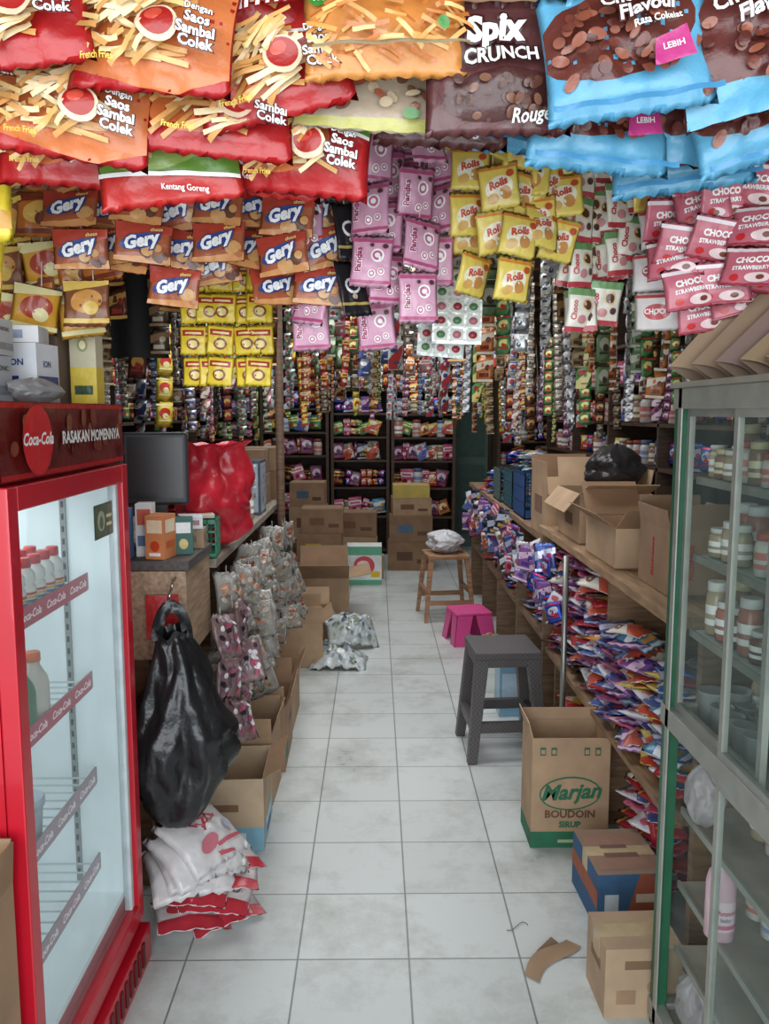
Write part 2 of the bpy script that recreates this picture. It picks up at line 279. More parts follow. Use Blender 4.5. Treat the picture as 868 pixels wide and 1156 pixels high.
# ------------------------------------------------------------------ generic things
def carton(loc,size,rz=0,col=(.70,.55,.40),open_=True,front=None,side=None,flaps=(60,-40,70,20),label='brown corrugated cardboard carton',sideface=1,top=None,tape=True,flapl=.45):
    w,d,h=size; m=card(col); mb=MB(); t=.004; mi=card((.62,.46,.32))
    if open_:
        mb.box((-w/2,-d/2,0),(w/2,d/2,t),mi); mb.box((-w/2,-d/2,t),(w/2,-d/2+t,h),m); mb.box((-w/2,d/2-t,t),(w/2,d/2,h),m)
        mb.box((-w/2,-d/2+t,t),(-w/2+t,d/2-t,h),m); mb.box((w/2-t,-d/2+t,t),(w/2,d/2-t,h),m)
    else:
        mb.box((-w/2,-d/2,0),(w/2,d/2,h),m)
        if tape:
            tp=M('packing_tape',(.74,.66,.52),.25); mb.box((-w/2-.0006,-.025,h-.06),(-w/2,.025,h+.0008),tp); mb.box((-w/2,-.025,h),(w/2,.025,h+.0008),tp); mb.box((w/2,-.025,h-.06),(w/2+.0006,.025,h+.0008),tp)
    mf=lambda c:M('carton_print',c,.7,0,.1,20)
    if front: decal(mb,front,w/2,h/2,fY(0,-d/2,h/2),eps=.0005,mf=mf)
    if side: decal(mb,side,d/2,h/2,(fXp(w/2,0,h/2) if sideface>0 else fXn(-w/2,0,h/2)),eps=.0005,mf=mf)
    if top: decal(mb,top,w/2,d/2,fZ(0,0,h),eps=.0006,mf=mf)
    o=add('cardboard_carton',mb.build('cardboard_carton'),loc,(0,0,rz),label,'carton')
    if open_:
        sides=[((-w/2,-d/2),(w/2,-d/2),(0,-1),d),((w/2,-d/2),(w/2,d/2),(1,0),w),((w/2,d/2),(-w/2,d/2),(0,1),d),((-w/2,d/2),(-w/2,-d/2),(-1,0),w)]
        for (p,q,n,ln),a in zip(sides,flaps):
            if a is None: continue
            a=math.radians(a); Lf=ln*flapl; mb=MB(); e=(n[0]*math.cos(a)*Lf,n[1]*math.cos(a)*Lf,math.sin(a)*Lf); off=Vector((n[0]*math.sin(a),n[1]*math.sin(a),-math.cos(a)))*-.0035
            mb.plate([Vector((p[0],p[1],h)),Vector((q[0],q[1],h)),Vector((q[0]+e[0],q[1]+e[1],h+e[2])),Vector((p[0]+e[0],p[1]+e[1],h+e[2]))],off,mi if R.random()<.5 else m)
            add('flap',mb.build('flap'),parent=o)
    return o
def bag(loc,h,rx,ry,mat,seed,label,neck=.25,handles=True,rz=0,cat='plastic bag',name='plastic_bag',sag=.62,lump=False,amp=1.):
    mb=MB()
    def fn(u,v):
        a=2*pi*u; z=v*h
        if lump: r=max(0.02,math.sin(pi*min(1,.08+v*.92)))**.55
        elif v<sag: r=math.sin(min(1,(v/sag))*pi/2)**.45 if v>0 else 0
        else: r=1-(1-neck)*((v-sag)/(1-sag))**.8
        if v>.95 and not lump: r=neck*(1+ (v-.95)*4)
        n=1+amp*(.22*noise.noise(Vector((math.cos(a)*1.6,math.sin(a)*1.6,v*2.5+seed)))+.04*math.sin(a*9+seed+v*5)*v+.06*noise.noise(Vector((math.cos(a)*4,math.sin(a)*4,v*7+seed)))+.035*noise.noise(Vector((math.cos(a)*11,math.sin(a)*11,v*13+seed))))
        sh=.12*rx*amp*noise.noise(Vector((v*3,seed,1)))
        return (rx*r*n*math.cos(a)+sh,ry*r*n*math.sin(a)+sh*.5,z+.03*amp*h*noise.noise(Vector((math.cos(a)*2,math.sin(a)*2+v*3,seed)))*min(1,v*4))
    mb.grid(fn,72,44,mat,True)
    o=add(name,mb.build(name),loc,(0,0,rz),label,cat)
    if handles:
        for s in(-1,1):
            mb=MB()
            def hf(u,v): 
                k=u*pi; wv=(v-.5)*.03; return (rx*neck*math.cos(k)*.9+wv*math.cos(k),s*.012+.006*math.sin(u*9+v*3),h*.95+.09*math.sin(k)+wv*math.sin(k))
            mb.grid(hf,14,3,mat); add('handle',mb.build('handle'),parent=o)
    return o
# ------------------------------------------------------------------ FRIDGE
RD=M('red_enamel',(.74,.07,.15),.35,0,.06,5,0,.3); WH=M('white_liner_glow',(.82,.86,.87),.45,0,.08,5,0,0,(1,1,1),.22); GR=M('grey_plastic',(.55,.56,.56),.5)  # weak emission in the white liner stands in for light inside the fridge
fx,y0,y1=-.66,1.38,2.05
mb=MB(); xb=-1.25
mb.box((xb,y0,.1),(xb+.04,y1,1.34),RD); mb.box((xb+.04,y0,.1),(fx,y0+.03,1.34),RD); mb.box((xb+.04,y1-.03,.1),(fx,y1,1.34),RD); mb.box((xb+.04,y0+.03,1.31),(fx,y1-.03,1.34),RD); mb.box((xb+.04,y0+.03,.1),(fx,y1-.03,.2),RD)
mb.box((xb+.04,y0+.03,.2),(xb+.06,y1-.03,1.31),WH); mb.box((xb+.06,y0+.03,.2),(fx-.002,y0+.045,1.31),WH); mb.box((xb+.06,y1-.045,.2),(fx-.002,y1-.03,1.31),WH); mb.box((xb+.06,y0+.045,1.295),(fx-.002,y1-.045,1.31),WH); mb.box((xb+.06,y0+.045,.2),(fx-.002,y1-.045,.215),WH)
for xx in (.12,.42):
    mb.box((fx-xx,y1-.052,.25),(fx-xx+.014,y1-.045,1.28),GR)
    for k in range(32): mb.box((fx-xx+.004,y1-.0526,.27+k*.031),(fx-xx+.010,y1-.052,.285+k*.031),M('slot_dark',(.2,.2,.2),.6))
fr=add('beverage_fridge',mb.build('beverage_fridge'),label='tall red beverage fridge with a glass door and printed header',cat='fridge')
mb=MB(); mb.box((xb,y0-.01,1.342),(fx+.025,y1+.005,1.482),M('header_dark_red',(.42,.04,.05),.35)); 
sh=[('r',-1,-1,1,1,(.42,.09,.08)),('r',-1,.86,1,1,(.75,.06,.08)),('r',-1,-1,1,-.86,(.75,.06,.08))]+blobs(26,3,-.95,.95,-.7,.7,.05,.25,[(.52,.2,.12),(.36,.07,.06),(.56,.28,.17)])+[('e',-.62,0,.2,.95,0,(.84,.09,.12)),('t','Coca-Cola',-.62,.02,.46,0,W_,.03,.3),('t','RASAKAN MOMENNYA',.25,-.0,.5,0,W_,.03)]
decal(mb,sh,(y1-y0)/2,.068,fXp(fx+.025,(y0+y1)/2,1.412),eps=.0005)
add('header_sign',mb.build('header_sign'),parent=fr)
mb=MB(); a,b_=fx+.001,fx+.035; fw=.04
mb.box((a,y0,.12),(b_,y0+fw,1.335),RD); mb.box((a,y1-fw,.12),(b_,y1,1.335),RD); mb.box((a,y0+fw,1.29),(b_,y1-fw,1.335),RD); mb.box((a,y0+fw,.12),(b_,y1-fw,.17),RD)
g2=M('seal_grey',(.76,.79,.80),.5)
mb.box((a+.002,y0+fw,.17),(b_-.012,y0+fw+.012,1.29),g2); mb.box((a+.002,y1-fw-.02,.17),(b_-.012,y1-fw,1.29),g2)
dr=add('door',mb.build('door'),parent=fr,bevel=.003)
mb=MB(); mb.box((a+.008,y0+fw+.012,.17),(a+.014,y1-fw-.02,1.29),see('fridge_glass',(.98,.99,.99),.01,.1,.08,(.74,.80,.81),.22))
add('glass_pane',mb.build('glass_pane'),parent=dr)
mb=MB(); mb.box((a+.0145,y1-.2,1.17),(a+.0155,y1-.07,1.25),film((.3,.38,.3))); decal(mb,[('r',-.9,-.9,.9,.9,(.34,.42,.3)),('e',-.3,0,.4,.6,0,(.65,.7,.6)),('e',-.3,-.1,.2,.4,0,(.4,.45,.35)),('r',.2,-.4,.8,-.2,(.85,.85,.6)),('r',.2,.1,.8,.3,(.85,.85,.6))],.065,.04,fXp(a+.0156,y1-.135,1.21),eps=.0003); add('sticker',mb.build('sticker'),parent=dr,label='green photo sticker')
for z in (1.05,.80,.55,.32):
    mb=MB(); wm=M('wire_white',(.80,.83,.84),.4)
    for k in range(14): mb.box((xb+.07,y0+.06+k*.040,z-.004),(fx-.05,y0+.063+k*.040,z),wm)
    mb.box((xb+.07,y0+.05,z-.01),(xb+.075,y1-.075,z),wm)
    mb.box((fx-.052,y0+.05,z-.02),(fx-.048,y1-.075,z+.022),M('strip_grey',(.6,.5,.52),.4))
    cc=(.66,.2,.28) if z>.7 else (.58,.48,.52)
    decal(mb,[('r',-1,-1,1,1,cc)]+[('t','Coca-Cola',q,.0,1.1,0,(.95,.9,.92),.02,.3) for q in (-.75,-.25,.25,.75)],(y1-y0-.14)/2,.022,fXp(fx-.048,(y0+y1)/2-.013,z+.001),eps=.0004,mf=lambda c:M('strip_print_glow',c,.4,0,.05,10,0,0,(1,1,1),.25))  # shelf strip print emits a little to look lit, though it is no lamp
    add('shelf',mb.build('shelf'),parent=fr)
mb=MB(); mb.box((fx-.1,y0,.0),(fx+.05,y1,.1),RD)
for k in range(16): mb.box((fx+.05,y0+.05+k*.036,.02),(fx+.054,y0+.068+k*.036,.085),M('grille_dark',(.35,.02,.04),.5))
add('grille',mb.build('grille'),parent=fr,bevel=.003)
def bottle(name,prof,m,capm,capz,loc,label,cat='bottle',group=None,dec=None,face='y'):
    mb=MB(); mb.lathe(prof,m,18)
    if dec: 
        r=prof[1][0]; zc=(prof[1][1]+prof[2][1])/2; ang=-pi/2 if face=='y' else (pi if face=='x-' else (-.9 if face=='xy' else 0))
        hh=(prof[2][1]-prof[1][1])/2
        cx=[r*1.2*(k/8-1) for k in range(1,16)]
        decal(mb,dec,r*1.2,hh,lambda x,y,e:((r+e)*math.cos(ang+x/r),(r+e)*math.sin(ang+x/r),zc+y),cx,[0],eps=.0004)
    o=add(name,mb.build(name),loc,(0,0,0),label,cat,group)
    mb=MB(); cr=prof[-1][0]*1.15; mb.lathe([(cr,capz),(cr,capz+.016),(cr*.9,capz+.02)],capm,14); add('cap',mb.build('cap'),parent=o); return o
yp=[(.018,0),(.022,.004),(.022,.05),(.017,.055),(.022,.06),(.021,.078),(.012,.088),(.012,.09)]
for k in range(16):
    rb=[('r',-1,-.9,1,.9,(.92,.9,.88)),('r',-1,.3,1,.55,(.85,.3,.2)),('r',-1,.0,1,.22,(.9,.7,.2)),('r',-1,-.35,1,-.1,(.3,.55,.75))]
    bottle('yogurt_bottle',yp,plast((.93,.92,.9)),plast((.8,.1,.12)),.09,(fx-.075-.05*(k%2),y0+.1+.05*(k//2),1.0515),'small white yogurt drink bottle with rainbow stripes','bottle','yogurt bottles in the fridge',rb,'xy')
for k,(y,c,cc) in enumerate(((1.50,(.8,.82,.8),(.25,.5,.3)),(1.57,(.88,.55,.25),(.9,.35,.1)),(1.64,(.3,.5,.35),(.85,.1,.1)),(1.71,(.85,.8,.75),(.9,.4,.1)))):
    bottle('juice_bottle',[(.026,0),(.031,.004),(.031,.08),(.028,.095),(.014,.12),(.014,.13)],plast(c),plast(cc),.13,(fx-.08,y,.8015),'plastic drink bottle with a coloured screw cap','bottle','drink bottles in the fridge')
for k,(y,c) in enumerate(((1.50,(.8,.82,.84)),(1.58,(.6,.64,.7)),(1.66,(.7,.72,.76)))):
    bottle('drinking_cup',[(.026,0),(.03,.004),(.034,.07),(.034,.075)],plast(c),plast((.75,.8,.85)),.076,(fx-.09,y,.5515),'sealed translucent water cup','cup','water cups in the fridge')
def simplebox(name,a,b_,col,front=None,side=None,label='',cat='box',mf=card,rz=0):
    w,d,h=b_; mb=MB(); mb.box((-w/2,-d/2,0),(w/2,d/2,h),mf(col))
    if front: decal(mb,front,w/2,h/2,fY(0,-d/2,h/2),eps=.0005)
    if side: decal(mb,side,d/2,h/2,fXp(w/2,0,h/2),eps=.0005)
    mb.box((-w/2+.002,-.0008,h),(w/2-.002,.0008,h+.0006),card((.4,.35,.3)))
    return add(name,mb.build(name),a,(0,0,rz),label,cat,bevel=.0015)
T0=1.4835
PB=[('t','PANASONIC',0,.45,.3,0,(.15,.15,.2),.03),('r',-.9,-.7,.9,-.3,(.5,.52,.56))]
PB2=[('r',-.9,-.7,.9,-.3,(.55,.58,.62)),('r',-.6,.2,.6,.5,(.4,.42,.46))]
simplebox('product_box',(-.80,1.62,T0),(.13,.10,.09),(.66,.68,.70),PB,PB,'grey printed appliance box resting on the fridge',rz=-.1)
simplebox('product_box',(-.79,1.63,T0+.0912),(.12,.10,.07),(.78,.79,.80),PB,PB,'pale grey appliance box stacked on another',rz=.05)
simplebox('product_box',(-.93,1.85,T0),(.12,.11,.2),(.78,.78,.78),PB2,None,'tall pale box on the fridge',rz=.05)
simplebox('product_box',(-.76,1.80,T0),(.10,.10,.125),(.86,.87,.90),[('r',-.9,-.75,.2,-.1,(.1,.25,.55)),('t','ION',.1,.35,.3,0,(.15,.25,.5),.03),('e',.5,-.45,.25,.2,0,(.2,.4,.7))],[('r',-.9,-.75,.9,-.1,(.1,.25,.55)),('t','ION',-.1,.3,.3,0,(.15,.25,.5),.03)],'white and blue boxed lamp on the fridge',rz=-.08)
simplebox('product_box',(-.765,1.80,T0+.1265),(.09,.09,.035),(.84,.84,.85),[('r',-.8,-.5,.3,.5,(.55,.6,.7))],None,'thin white box stacked on the lamp box',rz=.15)
simplebox('product_box',(-.80,1.97,T0),(.13,.1,.24),(.52,.42,.32),[('r',-.9,-.9,.9,.9,(.46,.37,.30)),('e',0,.3,.5,.25,0,(.6,.5,.4))],None,'tall brown cardboard box on the fridge')
simplebox('product_box',(-.69,1.98,T0),(.06,.06,.21),(.80,.76,.62),[('r',-1,-1,1,-.2,(.86,.74,.2)),('e',0,.3,.42,.16,0,(.6,.62,.4)),('e',0,.3,.25,.1,0,(.95,.9,.7)),('r',-.7,-.8,.7,-.6,(.2,.3,.2)),('r',-.7,.62,.7,.8,(.3,.4,.3))],[('r',-1,-1,1,-.2,(.93,.8,.15))],'slim white and yellow light bulb box on the fridge',rz=.05)
bag((-.70,1.70,T0),.05,.045,.09,CLEAR,4,'crumpled clear plastic bag on the fridge',handles=False,lump=True,amp=1.3)
carton((-.79,1.19,0),(.30,.32,.3),open_=False,label='closed brown carton standing beside the fridge')
carton((-.79,1.19,.302),(.30,.32,.34),flaps=(None,86,88,88),label='open brown carton on another carton beside the fridge',col=(.66,.50,.36),side=[('r',-.6,-.5,.2,-.1,(.4,.3,.22))],flapl=.25)
# ------------------------------------------------------------------ LEFT COUNTER
def counter(x0,x1,ya,yb,z,face,shelves,label,dark=(.42,.30,.2),top=(.52,.40,.30),step=.85,panel=False,inset=.0):
    s=face; mb=MB(); mb.box((x0-.01,ya,z-.03),(x1+.01,yb,z),woodY(top)); o=add('shop_counter',mb.build('shop_counter'),label=label,cat='counter',bevel=.002)
    n=max(1,round((yb-ya)/step)); xa,xc=(x0+.01,x1-.01-inset) if s>0 else (x0+.01+inset,x1-.01)
    for k in range(n+1):
        y=ya+.02+(yb-ya-.08)*k/n
        mb=MB(); mb.box((xa,y,0),(xc,y+.03,z-.03),wood(dark)); add('support_panel',mb.build('support_panel'),parent=o)
    for zz in shelves:
        mb=MB(); mb.box((xa+.01-(inset if s<0 else 0),ya+.05,zz-.02),(xc-.01,yb-.06,zz),woodY(dark)); add('shelf',mb.build('shelf'),parent=o)
    mb=MB(); xx=(x0+.012) if s>0 else (x1-.012); mb.box((min(xx,xx+s*.01),ya+.03,.02),(max(xx,xx+s*.01),yb-.06,z-.04),wood(dark)); add('back_panel',mb.build('back_panel'),parent=o)
    if panel:
        mb=MB(); mb.box((x0,ya+.002,z-.30),(x1,ya+.014,z-.032),woodY((.68,.56,.44))); mb.box((x1-.012,ya+.014,z-.30),(x1,yb,z-.032),woodY((.64,.52,.40))); add('front_panel',mb.build('front_panel'),parent=o)
    return o
counter(-1.15,-.56,2.36,2.70,1.03,1,(),'worn wooden counter end with dark edge',top=(.34,.31,.30),panel=True,inset=.12)
counter(-1.15,-.55,2.72,4.95,.97,1,(.45,),'long wooden counter with a grey worn top',top=(.55,.50,.44),inset=.12)
mb=MB(); mb.rod((0,0,0),(0,0,ZC-.13),.024,.022,wood((.48,.36,.28)),10); add('wooden_post',mb.build('wooden_post'),(-.51,4.35,0),label='slender brown wooden post standing by the counter',cat='post')
mb=MB(); mb.box((-.06,-.05,0),(.06,.05,ZC-.13),wood((.46,.31,.20))); mb.box((-.075,-.065,0),(.075,.065,.1),wood((.38,.24,.15))); add('wooden_post',mb.build('wooden_post'),(-1.24,2.85,0),label='thick square timber post behind the counter',cat='post',bevel=.004)
k_=plast((.17,.17,.19),.45); CZ=1.0305
mb=MB(); mb.box((-.10,-.02,.14),(.10,.02,.37),k_); mb.box((-.09,.02,.16),(.09,.06,.34),k_); m0=add('cash_register_display',mb.build('cash_register_display'),(-.70,2.60,CZ),(0,0,.15),'black plastic display on a stand on the counter','display',bevel=.008)
mb=MB(); mb.box((-.085,-.022,.16),(.085,-.0205,.355),M('dark_screen',(.12,.12,.13),.3)); add('screen',mb.build('screen'),parent=m0)
mb=MB(); mb.box((-.03,0,.012),(.03,.03,.15),k_); mb.box((-.08,-.06,0),(.08,.06,.014),k_); add('stand',mb.build('stand'),parent=m0)
bag((-.60,2.97,.972),.38,.15,.12,M('red_plastic_bag',(.72,.13,.19),.3,0,.3,9,1.,0,(1,1,1),0,.012),7,'bulging red plastic carrier bag on the counter',neck=.72,rz=.4,sag=.45,amp=1.8,handles=False)
def basket(loc,w,d,h,col,label,rz=0,name='plastic_basket',cat='basket'):
    m=plast(col); mb=MB(); mb.box((-w/2,-d/2,0),(w/2,d/2,.006),m)
    for zz in (0.0,h*.33,h*.66,h-.014):
        hh=.014 if zz>h*.8 or zz==0 else .007
        for a,b2 in (((-w/2,-d/2),(w/2,-d/2+.005)),((-w/2,d/2-.005),(w/2,d/2)),((-w/2,-d/2),(-w/2+.005,d/2)),((w/2-.005,-d/2),(w/2,d/2))): mb.box((*a,zz),(*b2,zz+hh),m)
    nx=max(4,int(w/.03)); ny=max(4,int(d/.03))
    for k in range(nx+1):
        x=-w/2+(w-.006)*k/nx
        for y in(-d/2,d/2-.005): mb.box((x,y,0),(x+.006,y+.005,h),m)
    for k in range(ny+1):
        y=-d/2+(d-.006)*k/ny
        for x in(-w/2,w/2-.005): mb.box((x,y,0),(x+.005,y+.006,h),m)
    return add(name,mb.build(name),loc,(0,0,rz),label,cat)
basket((-.62,2.79,.972),.15,.13,.13,(.18,.52,.40),'small green slatted plastic basket on the counter',rz=.1)
simplebox('snack_carton',(-.62,2.79,1.103),(.12,.06,.012),(.85,.8,.72),None,None,'flat pale packet box lying across the green basket',rz=.3)
simplebox('snack_carton',(-.645,2.42,CZ),(.06,.08,.13),(.86,.48,.24),[('r',-.8,.2,.8,.8,(.90,.8,.66)),('e',0,-.4,.5,.25,0,(.82,.25,.12)),('r',-.6,-.85,.6,-.7,W_)],[('r',-.8,.2,.8,.8,(.9,.8,.68)),('r',-.6,-.5,.6,-.2,(.8,.3,.15))],'upright orange printed box on the counter',rz=-.2)
simplebox('snack_carton',(-.70,2.46,CZ),(.05,.06,.16),(.85,.84,.82),[('r',-.8,.2,.8,.8,(.80,.35,.25)),('r',-.8,-.6,.8,-.2,(.3,.45,.6))],None,'upright white printed box on the counter',rz=.1)
simplebox('snack_carton',(-.595,2.50,CZ),(.055,.07,.11),(.25,.45,.42),[('r',-.8,.2,.8,.8,(.85,.86,.85)),('e',0,-.4,.5,.3,0,(.8,.7,.3))],[('r',-.8,.1,.8,.7,(.8,.82,.8))],'small green printed box on the counter',rz=.2)
simplebox('snack_carton',(-.76,2.40,CZ),(.06,.07,.15),(.25,.42,.62),[('r',-.8,.3,.8,.7,(.85,.87,.9)),('e',0,-.3,.5,.3,0,(.85,.87,.9))],None,'upright blue and white printed box on the counter')
simplebox('snack_carton',(-.60,2.62,CZ),(.09,.09,.06),(.62,.5,.38),[('r',-.5,-.4,.5,.4,(.5,.38,.28))],[('r',-.5,-.4,.5,.4,(.5,.38,.28))],'small brown box on the counter',rz=.1)
simplebox('snack_carton',(-.60,2.62,CZ+.061),(.07,.07,.04),(.85,.86,.88),[('r',-.7,-.4,.7,.4,(.6,.2,.2))],[('r',-.7,-.4,.7,.4,(.3,.4,.6))],'small white box stacked on a brown one',rz=.3)
mb=MB(); mb.tube([(-.59,2.358,.98),(-.59,2.33,.975),(-.585,2.28,.955),(-.585,2.24,.93)],.004,M('steel',(.6,.6,.6),.3,1.)); add('metal_hook',mb.build('metal_hook'),label='bent metal hook on the counter end',cat='hook')
bag((-.565,2.205,.29),.58,.15,.115,M('black_plastic_bag',(.13,.13,.135),.28,0,.4,9,1.,0,(1,1,1),0,.014),3,'full black plastic carrier bag hanging from the counter',neck=.3,rz=.3,sag=.5,amp=2.0)
mb=MB(); mb.plate([Vector((-.05,0,-.13)),Vector((.05,-.01,-.15)),Vector((.045,0,0)),Vector((-.05,.01,0))],Vector((0,.006,0)),film((.8,.10,.1))); add('red_plastic_sheet',mb.build('red_plastic_sheet'),(-.625,2.345,.93),(0,0,.2),'red plastic sheet hanging on the counter','sheet')
def crackers(w,h,seed,cols,wrap=True,base=(.5,.4,.4),n=16): 
    return pack('cracker_pack',w,h,.05,base,blobs(n,seed,-.75,.75,-.7,.7,.18,.15,cols),seed,10,10,-h/2,mf=lambda c:M('cracker_crumb',c,.3,0,.25,50,.5,.3),crease=1.7,basemat=WRAP if wrap else None)
CK=[crackers(.14,.15,31,[(.62,.50,.38),(.70,.61,.5),(.48,.38,.3),(.80,.76,.72)]),crackers(.13,.14,32,[(.56,.47,.38),(.72,.67,.61),(.42,.36,.31),(.75,.5,.35)]),crackers(.12,.14,33,[(.72,.3,.42),(.18,.15,.2),(.85,.82,.83),(.5,.4,.45)],False,n=26),crackers(.11,.12,34,[(.74,.70,.64),(.55,.3,.2),(.64,.6,.54)])]
def strip(name,meshes,n,h,loc,rz,label,cat,group,gap=.002,jit=.008,sub='sachet',tilt=.14,cord=.2,twist=.45):
    mb=MB(); mb.box((-.0012,.012,-n*(h+gap)+h*.5),(.0012,.0135,cord),M('cord',(.8,.78,.72),.7)); o=add(name,mb.build(name),loc,(R.uniform(-.03,.03),R.uniform(-.05,.05),rz),label,cat,group)
    for k in range(n):
        c=bpy.data.objects.new(sub,R.choice(meshes)); C.objects.link(c); c.parent=o; c.location=(R.uniform(-jit,jit),R.uniform(-.012,.008),-k*(h+gap)); c.rotation_euler=(R.uniform(-tilt,tilt)*1.6,R.uniform(-tilt,tilt),R.uniform(-twist,twist))
    return o
for k in range(14):
    y=2.50+k*.13
    strip('cracker_strip',[CK[2]] if k<2 else [CK[0],CK[1],CK[3]],4 if k>1 else 3,.135,(-.475+R.uniform(-.03,.02),y,(.93 if y>2.68 else .86)-R.uniform(0,.05)),.75+R.uniform(-.5,.5),'hanging column of crackers in clear wrappers on the counter front' if k>1 else 'hanging column of pink and black patterned packets on the counter front','snack strip','cracker packs on the counter front',sub='packet',cord=.02,jit=.03,tilt=.32,twist=.7)
LG=[('r',-.9,-.95,.9,-.35,(.55,.75,.85)),('r',-.5,-.6,.5,-.4,(.9,.9,.88)),('r',-.4,-.85,.4,-.7,(.25,.4,.6))]
carton((-.50,2.72,0),(.24,.28,.25),rz=.03,flaps=(None,30,None,80),label='open carton with light blue printing on the floor',side=LG,front=[('r',-1,-1,1,-.35,(.50,.68,.76)),('r',-.5,-.8,.5,-.5,(.85,.86,.85)),('r',-.4,.1,.3,.3,(.5,.38,.28))],col=(.76,.64,.50),flapl=.3)
carton((-.50,3.02,0),(.23,.24,.27),rz=-.02,flaps=(78,72,85,85),label='open plain brown carton on the floor',flapl=.3)
carton((-.49,3.36,0),(.23,.36,.26),rz=.02,flaps=(80,65,80,85),label='open brown carton with raised flaps on the floor',col=(.66,.50,.36),side=[('r',-.8,-.8,-.2,-.2,(.3,.45,.4)),('r',.1,.0,.7,.25,(.4,.3,.22))],flapl=.3)
carton((-.50,3.78,0),(.23,.36,.25),rz=0,flaps=(80,55,80,85),label='open brown carton under the counter edge',flapl=.3)
carton((-.55,4.15,0),(.2,.24,.2),rz=.03,flaps=(80,50,80,85),label='small open carton beside the wooden post',flapl=.3)
carton((-.44,4.70,0),(.24,.3,.26),rz=.1,flaps=(80,40,80,80),label='open brown carton past the wooden post',flapl=.35)
RW=pack('red_white_packet',.21,.15,.03,(.86,.82,.82),[('r',-1,-1,1,-.4,(.78,.16,.22)),('e',-.4,.1,.3,.3,0,(.80,.2,.25)),('e',.35,.2,.35,.25,0,(.85,.4,.46))],41,14,12,crease=1.4)
RW2=pack('red_white_packet',.21,.15,.03,(.78,.16,.22),[('r',-1,.3,1,.7,(.88,.85,.85)),('e',-.4,-.2,.3,.3,0,(.88,.8,.8)),('e',.35,-.3,.25,.25,0,(.85,.5,.55))],42,14,12,crease=1.4)
SACK=pack('printed_white_sack',.25,.20,.05,(.85,.83,.83),sticks(9,5,-.5,.5,.1,.4,[(.75,.2,.25),(.8,.35,.4)],.35,.05,(-1,1.4))+[('e',-.3,-.4,.3,.2,.2,(.82,.45,.5)),('r',-.1,-.6,.7,-.5,(.8,.35,.4)),('e',.6,-.1,.15,.2,0,(.7,.72,.78))],43,14,12,crease=1.5)
for k in range(16):
    add('milk_packet',R.choice([RW,RW2,RW]),(-.49+R.uniform(-.05,.05),2.20+R.uniform(-.09,.10)+(.12 if k%2 else 0),.02+(k//2)*.019),(-pi/2+R.uniform(-.15,.3),R.uniform(-.15,.2),R.uniform(-.3,1.0)),'red and white plastic packet lying in a floor pile','packet','red and white packets on the floor')
for k in range(4):
    add('printed_white_sack',SACK,(-.525+.012*k,2.18+.03*(k%2),.18+.028*k),(-pi/2+.3+.08*k,.1,.5+.2*k),'white plastic sack with red print piled on packets','sack','white sacks with red print')
# ------------------------------------------------------------------ floor things in the aisle (left back)
mb=MB(); add_pack(mb,.34,.26,.09,(.78,.80,.80),blobs(60,3,-.85,.85,-.8,.8,.08,.08,[(.45,.53,.58),(.9,.92,.9),(.55,.6,.45),(.3,.35,.42),(.65,.7,.68)]),51,16,14,mf=lambda c:M('bundle_wrap',c,.3,0,.2,30,.5,.4),crease=2); mbun=mb.build('wrapped_bundle')
add('wrapped_bundle',mbun,(-.15,4.98,.13),(-.95,.12,.35),'clear plastic bundle of printed packs leaning on a carton','bundle','plastic bundles on the floor')
add('wrapped_bundle',mbun,(-.22,4.62,.05),(-pi/2+.05,0,-.05),'clear plastic bundle of printed packs lying on the tiles','bundle','plastic bundles on the floor')
carton((-.43,5.26,0),(.26,.28,.17),rz=.1,flaps=(30,-60,60,40),label='low open carton with loose packs on the floor')
carton((-.38,5.85,0),(.36,.4,.3),rz=.05,flaps=(40,10,60,40),label='open carton filled with packs in the aisle')
for x,y,z,w,d,h in((-.46,6.7,0,.38,.35,.26),(-.46,6.7,.262,.36,.33,.22),(-.44,6.72,.484,.34,.32,.2),(-.83,6.8,0,.3,.3,.4),(-.2,7.5,.337,.42,.3,.22),(-.2,7.5,.0,.42,.3,.335),(.33,7.62,0,.42,.32,.27),(.33,7.62,.272,.40,.32,.24),(.33,7.64,.514,.36,.3,.16),(-.63,7.6,0,.34,.3,.3),(-.63,7.6,.302,.34,.3,.3),(-.63,7.6,.604,.32,.3,.22)):
    carton((x,y,z),(w,d,h),rz=R.uniform(-.06,.06),open_=False,col=R.choice([(.66,.5,.36),(.56,.41,.28),(.70,.55,.4)]),front=[('r',-.6,-.3,.1,.3,R.choice([(.45,.3,.2),(.7,.6,.2),(.35,.25,.18),(.3,.4,.5)])),('r',.3,-.5,.8,-.2,(.4,.28,.2))],label='closed brown carton in the stack at the aisle end')
carton((.33,7.64,.676),(.34,.28,.12),open_=False,col=(.80,.68,.28),label='flat yellow carton on the stack at the aisle end')
carton((-.10,6.95,0),(.30,.22,.33),open_=False,tape=False,col=(.88,.90,.88),front=[('r',-1,.55,1,1,(.40,.68,.56)),('r',-1,-1,1,-.75,(.40,.68,.56)),('e',0,0,.6,.5,0,(.82,.3,.35)),('e',-.05,.05,.35,.22,0,(.92,.85,.8)),('r',.4,-.6,.9,-.3,(.9,.75,.2))],label='white and green printed carton in the aisle')
carton((-.08,7.17,0),(.3,.16,.2),open_=False,label='brown carton behind the printed one')
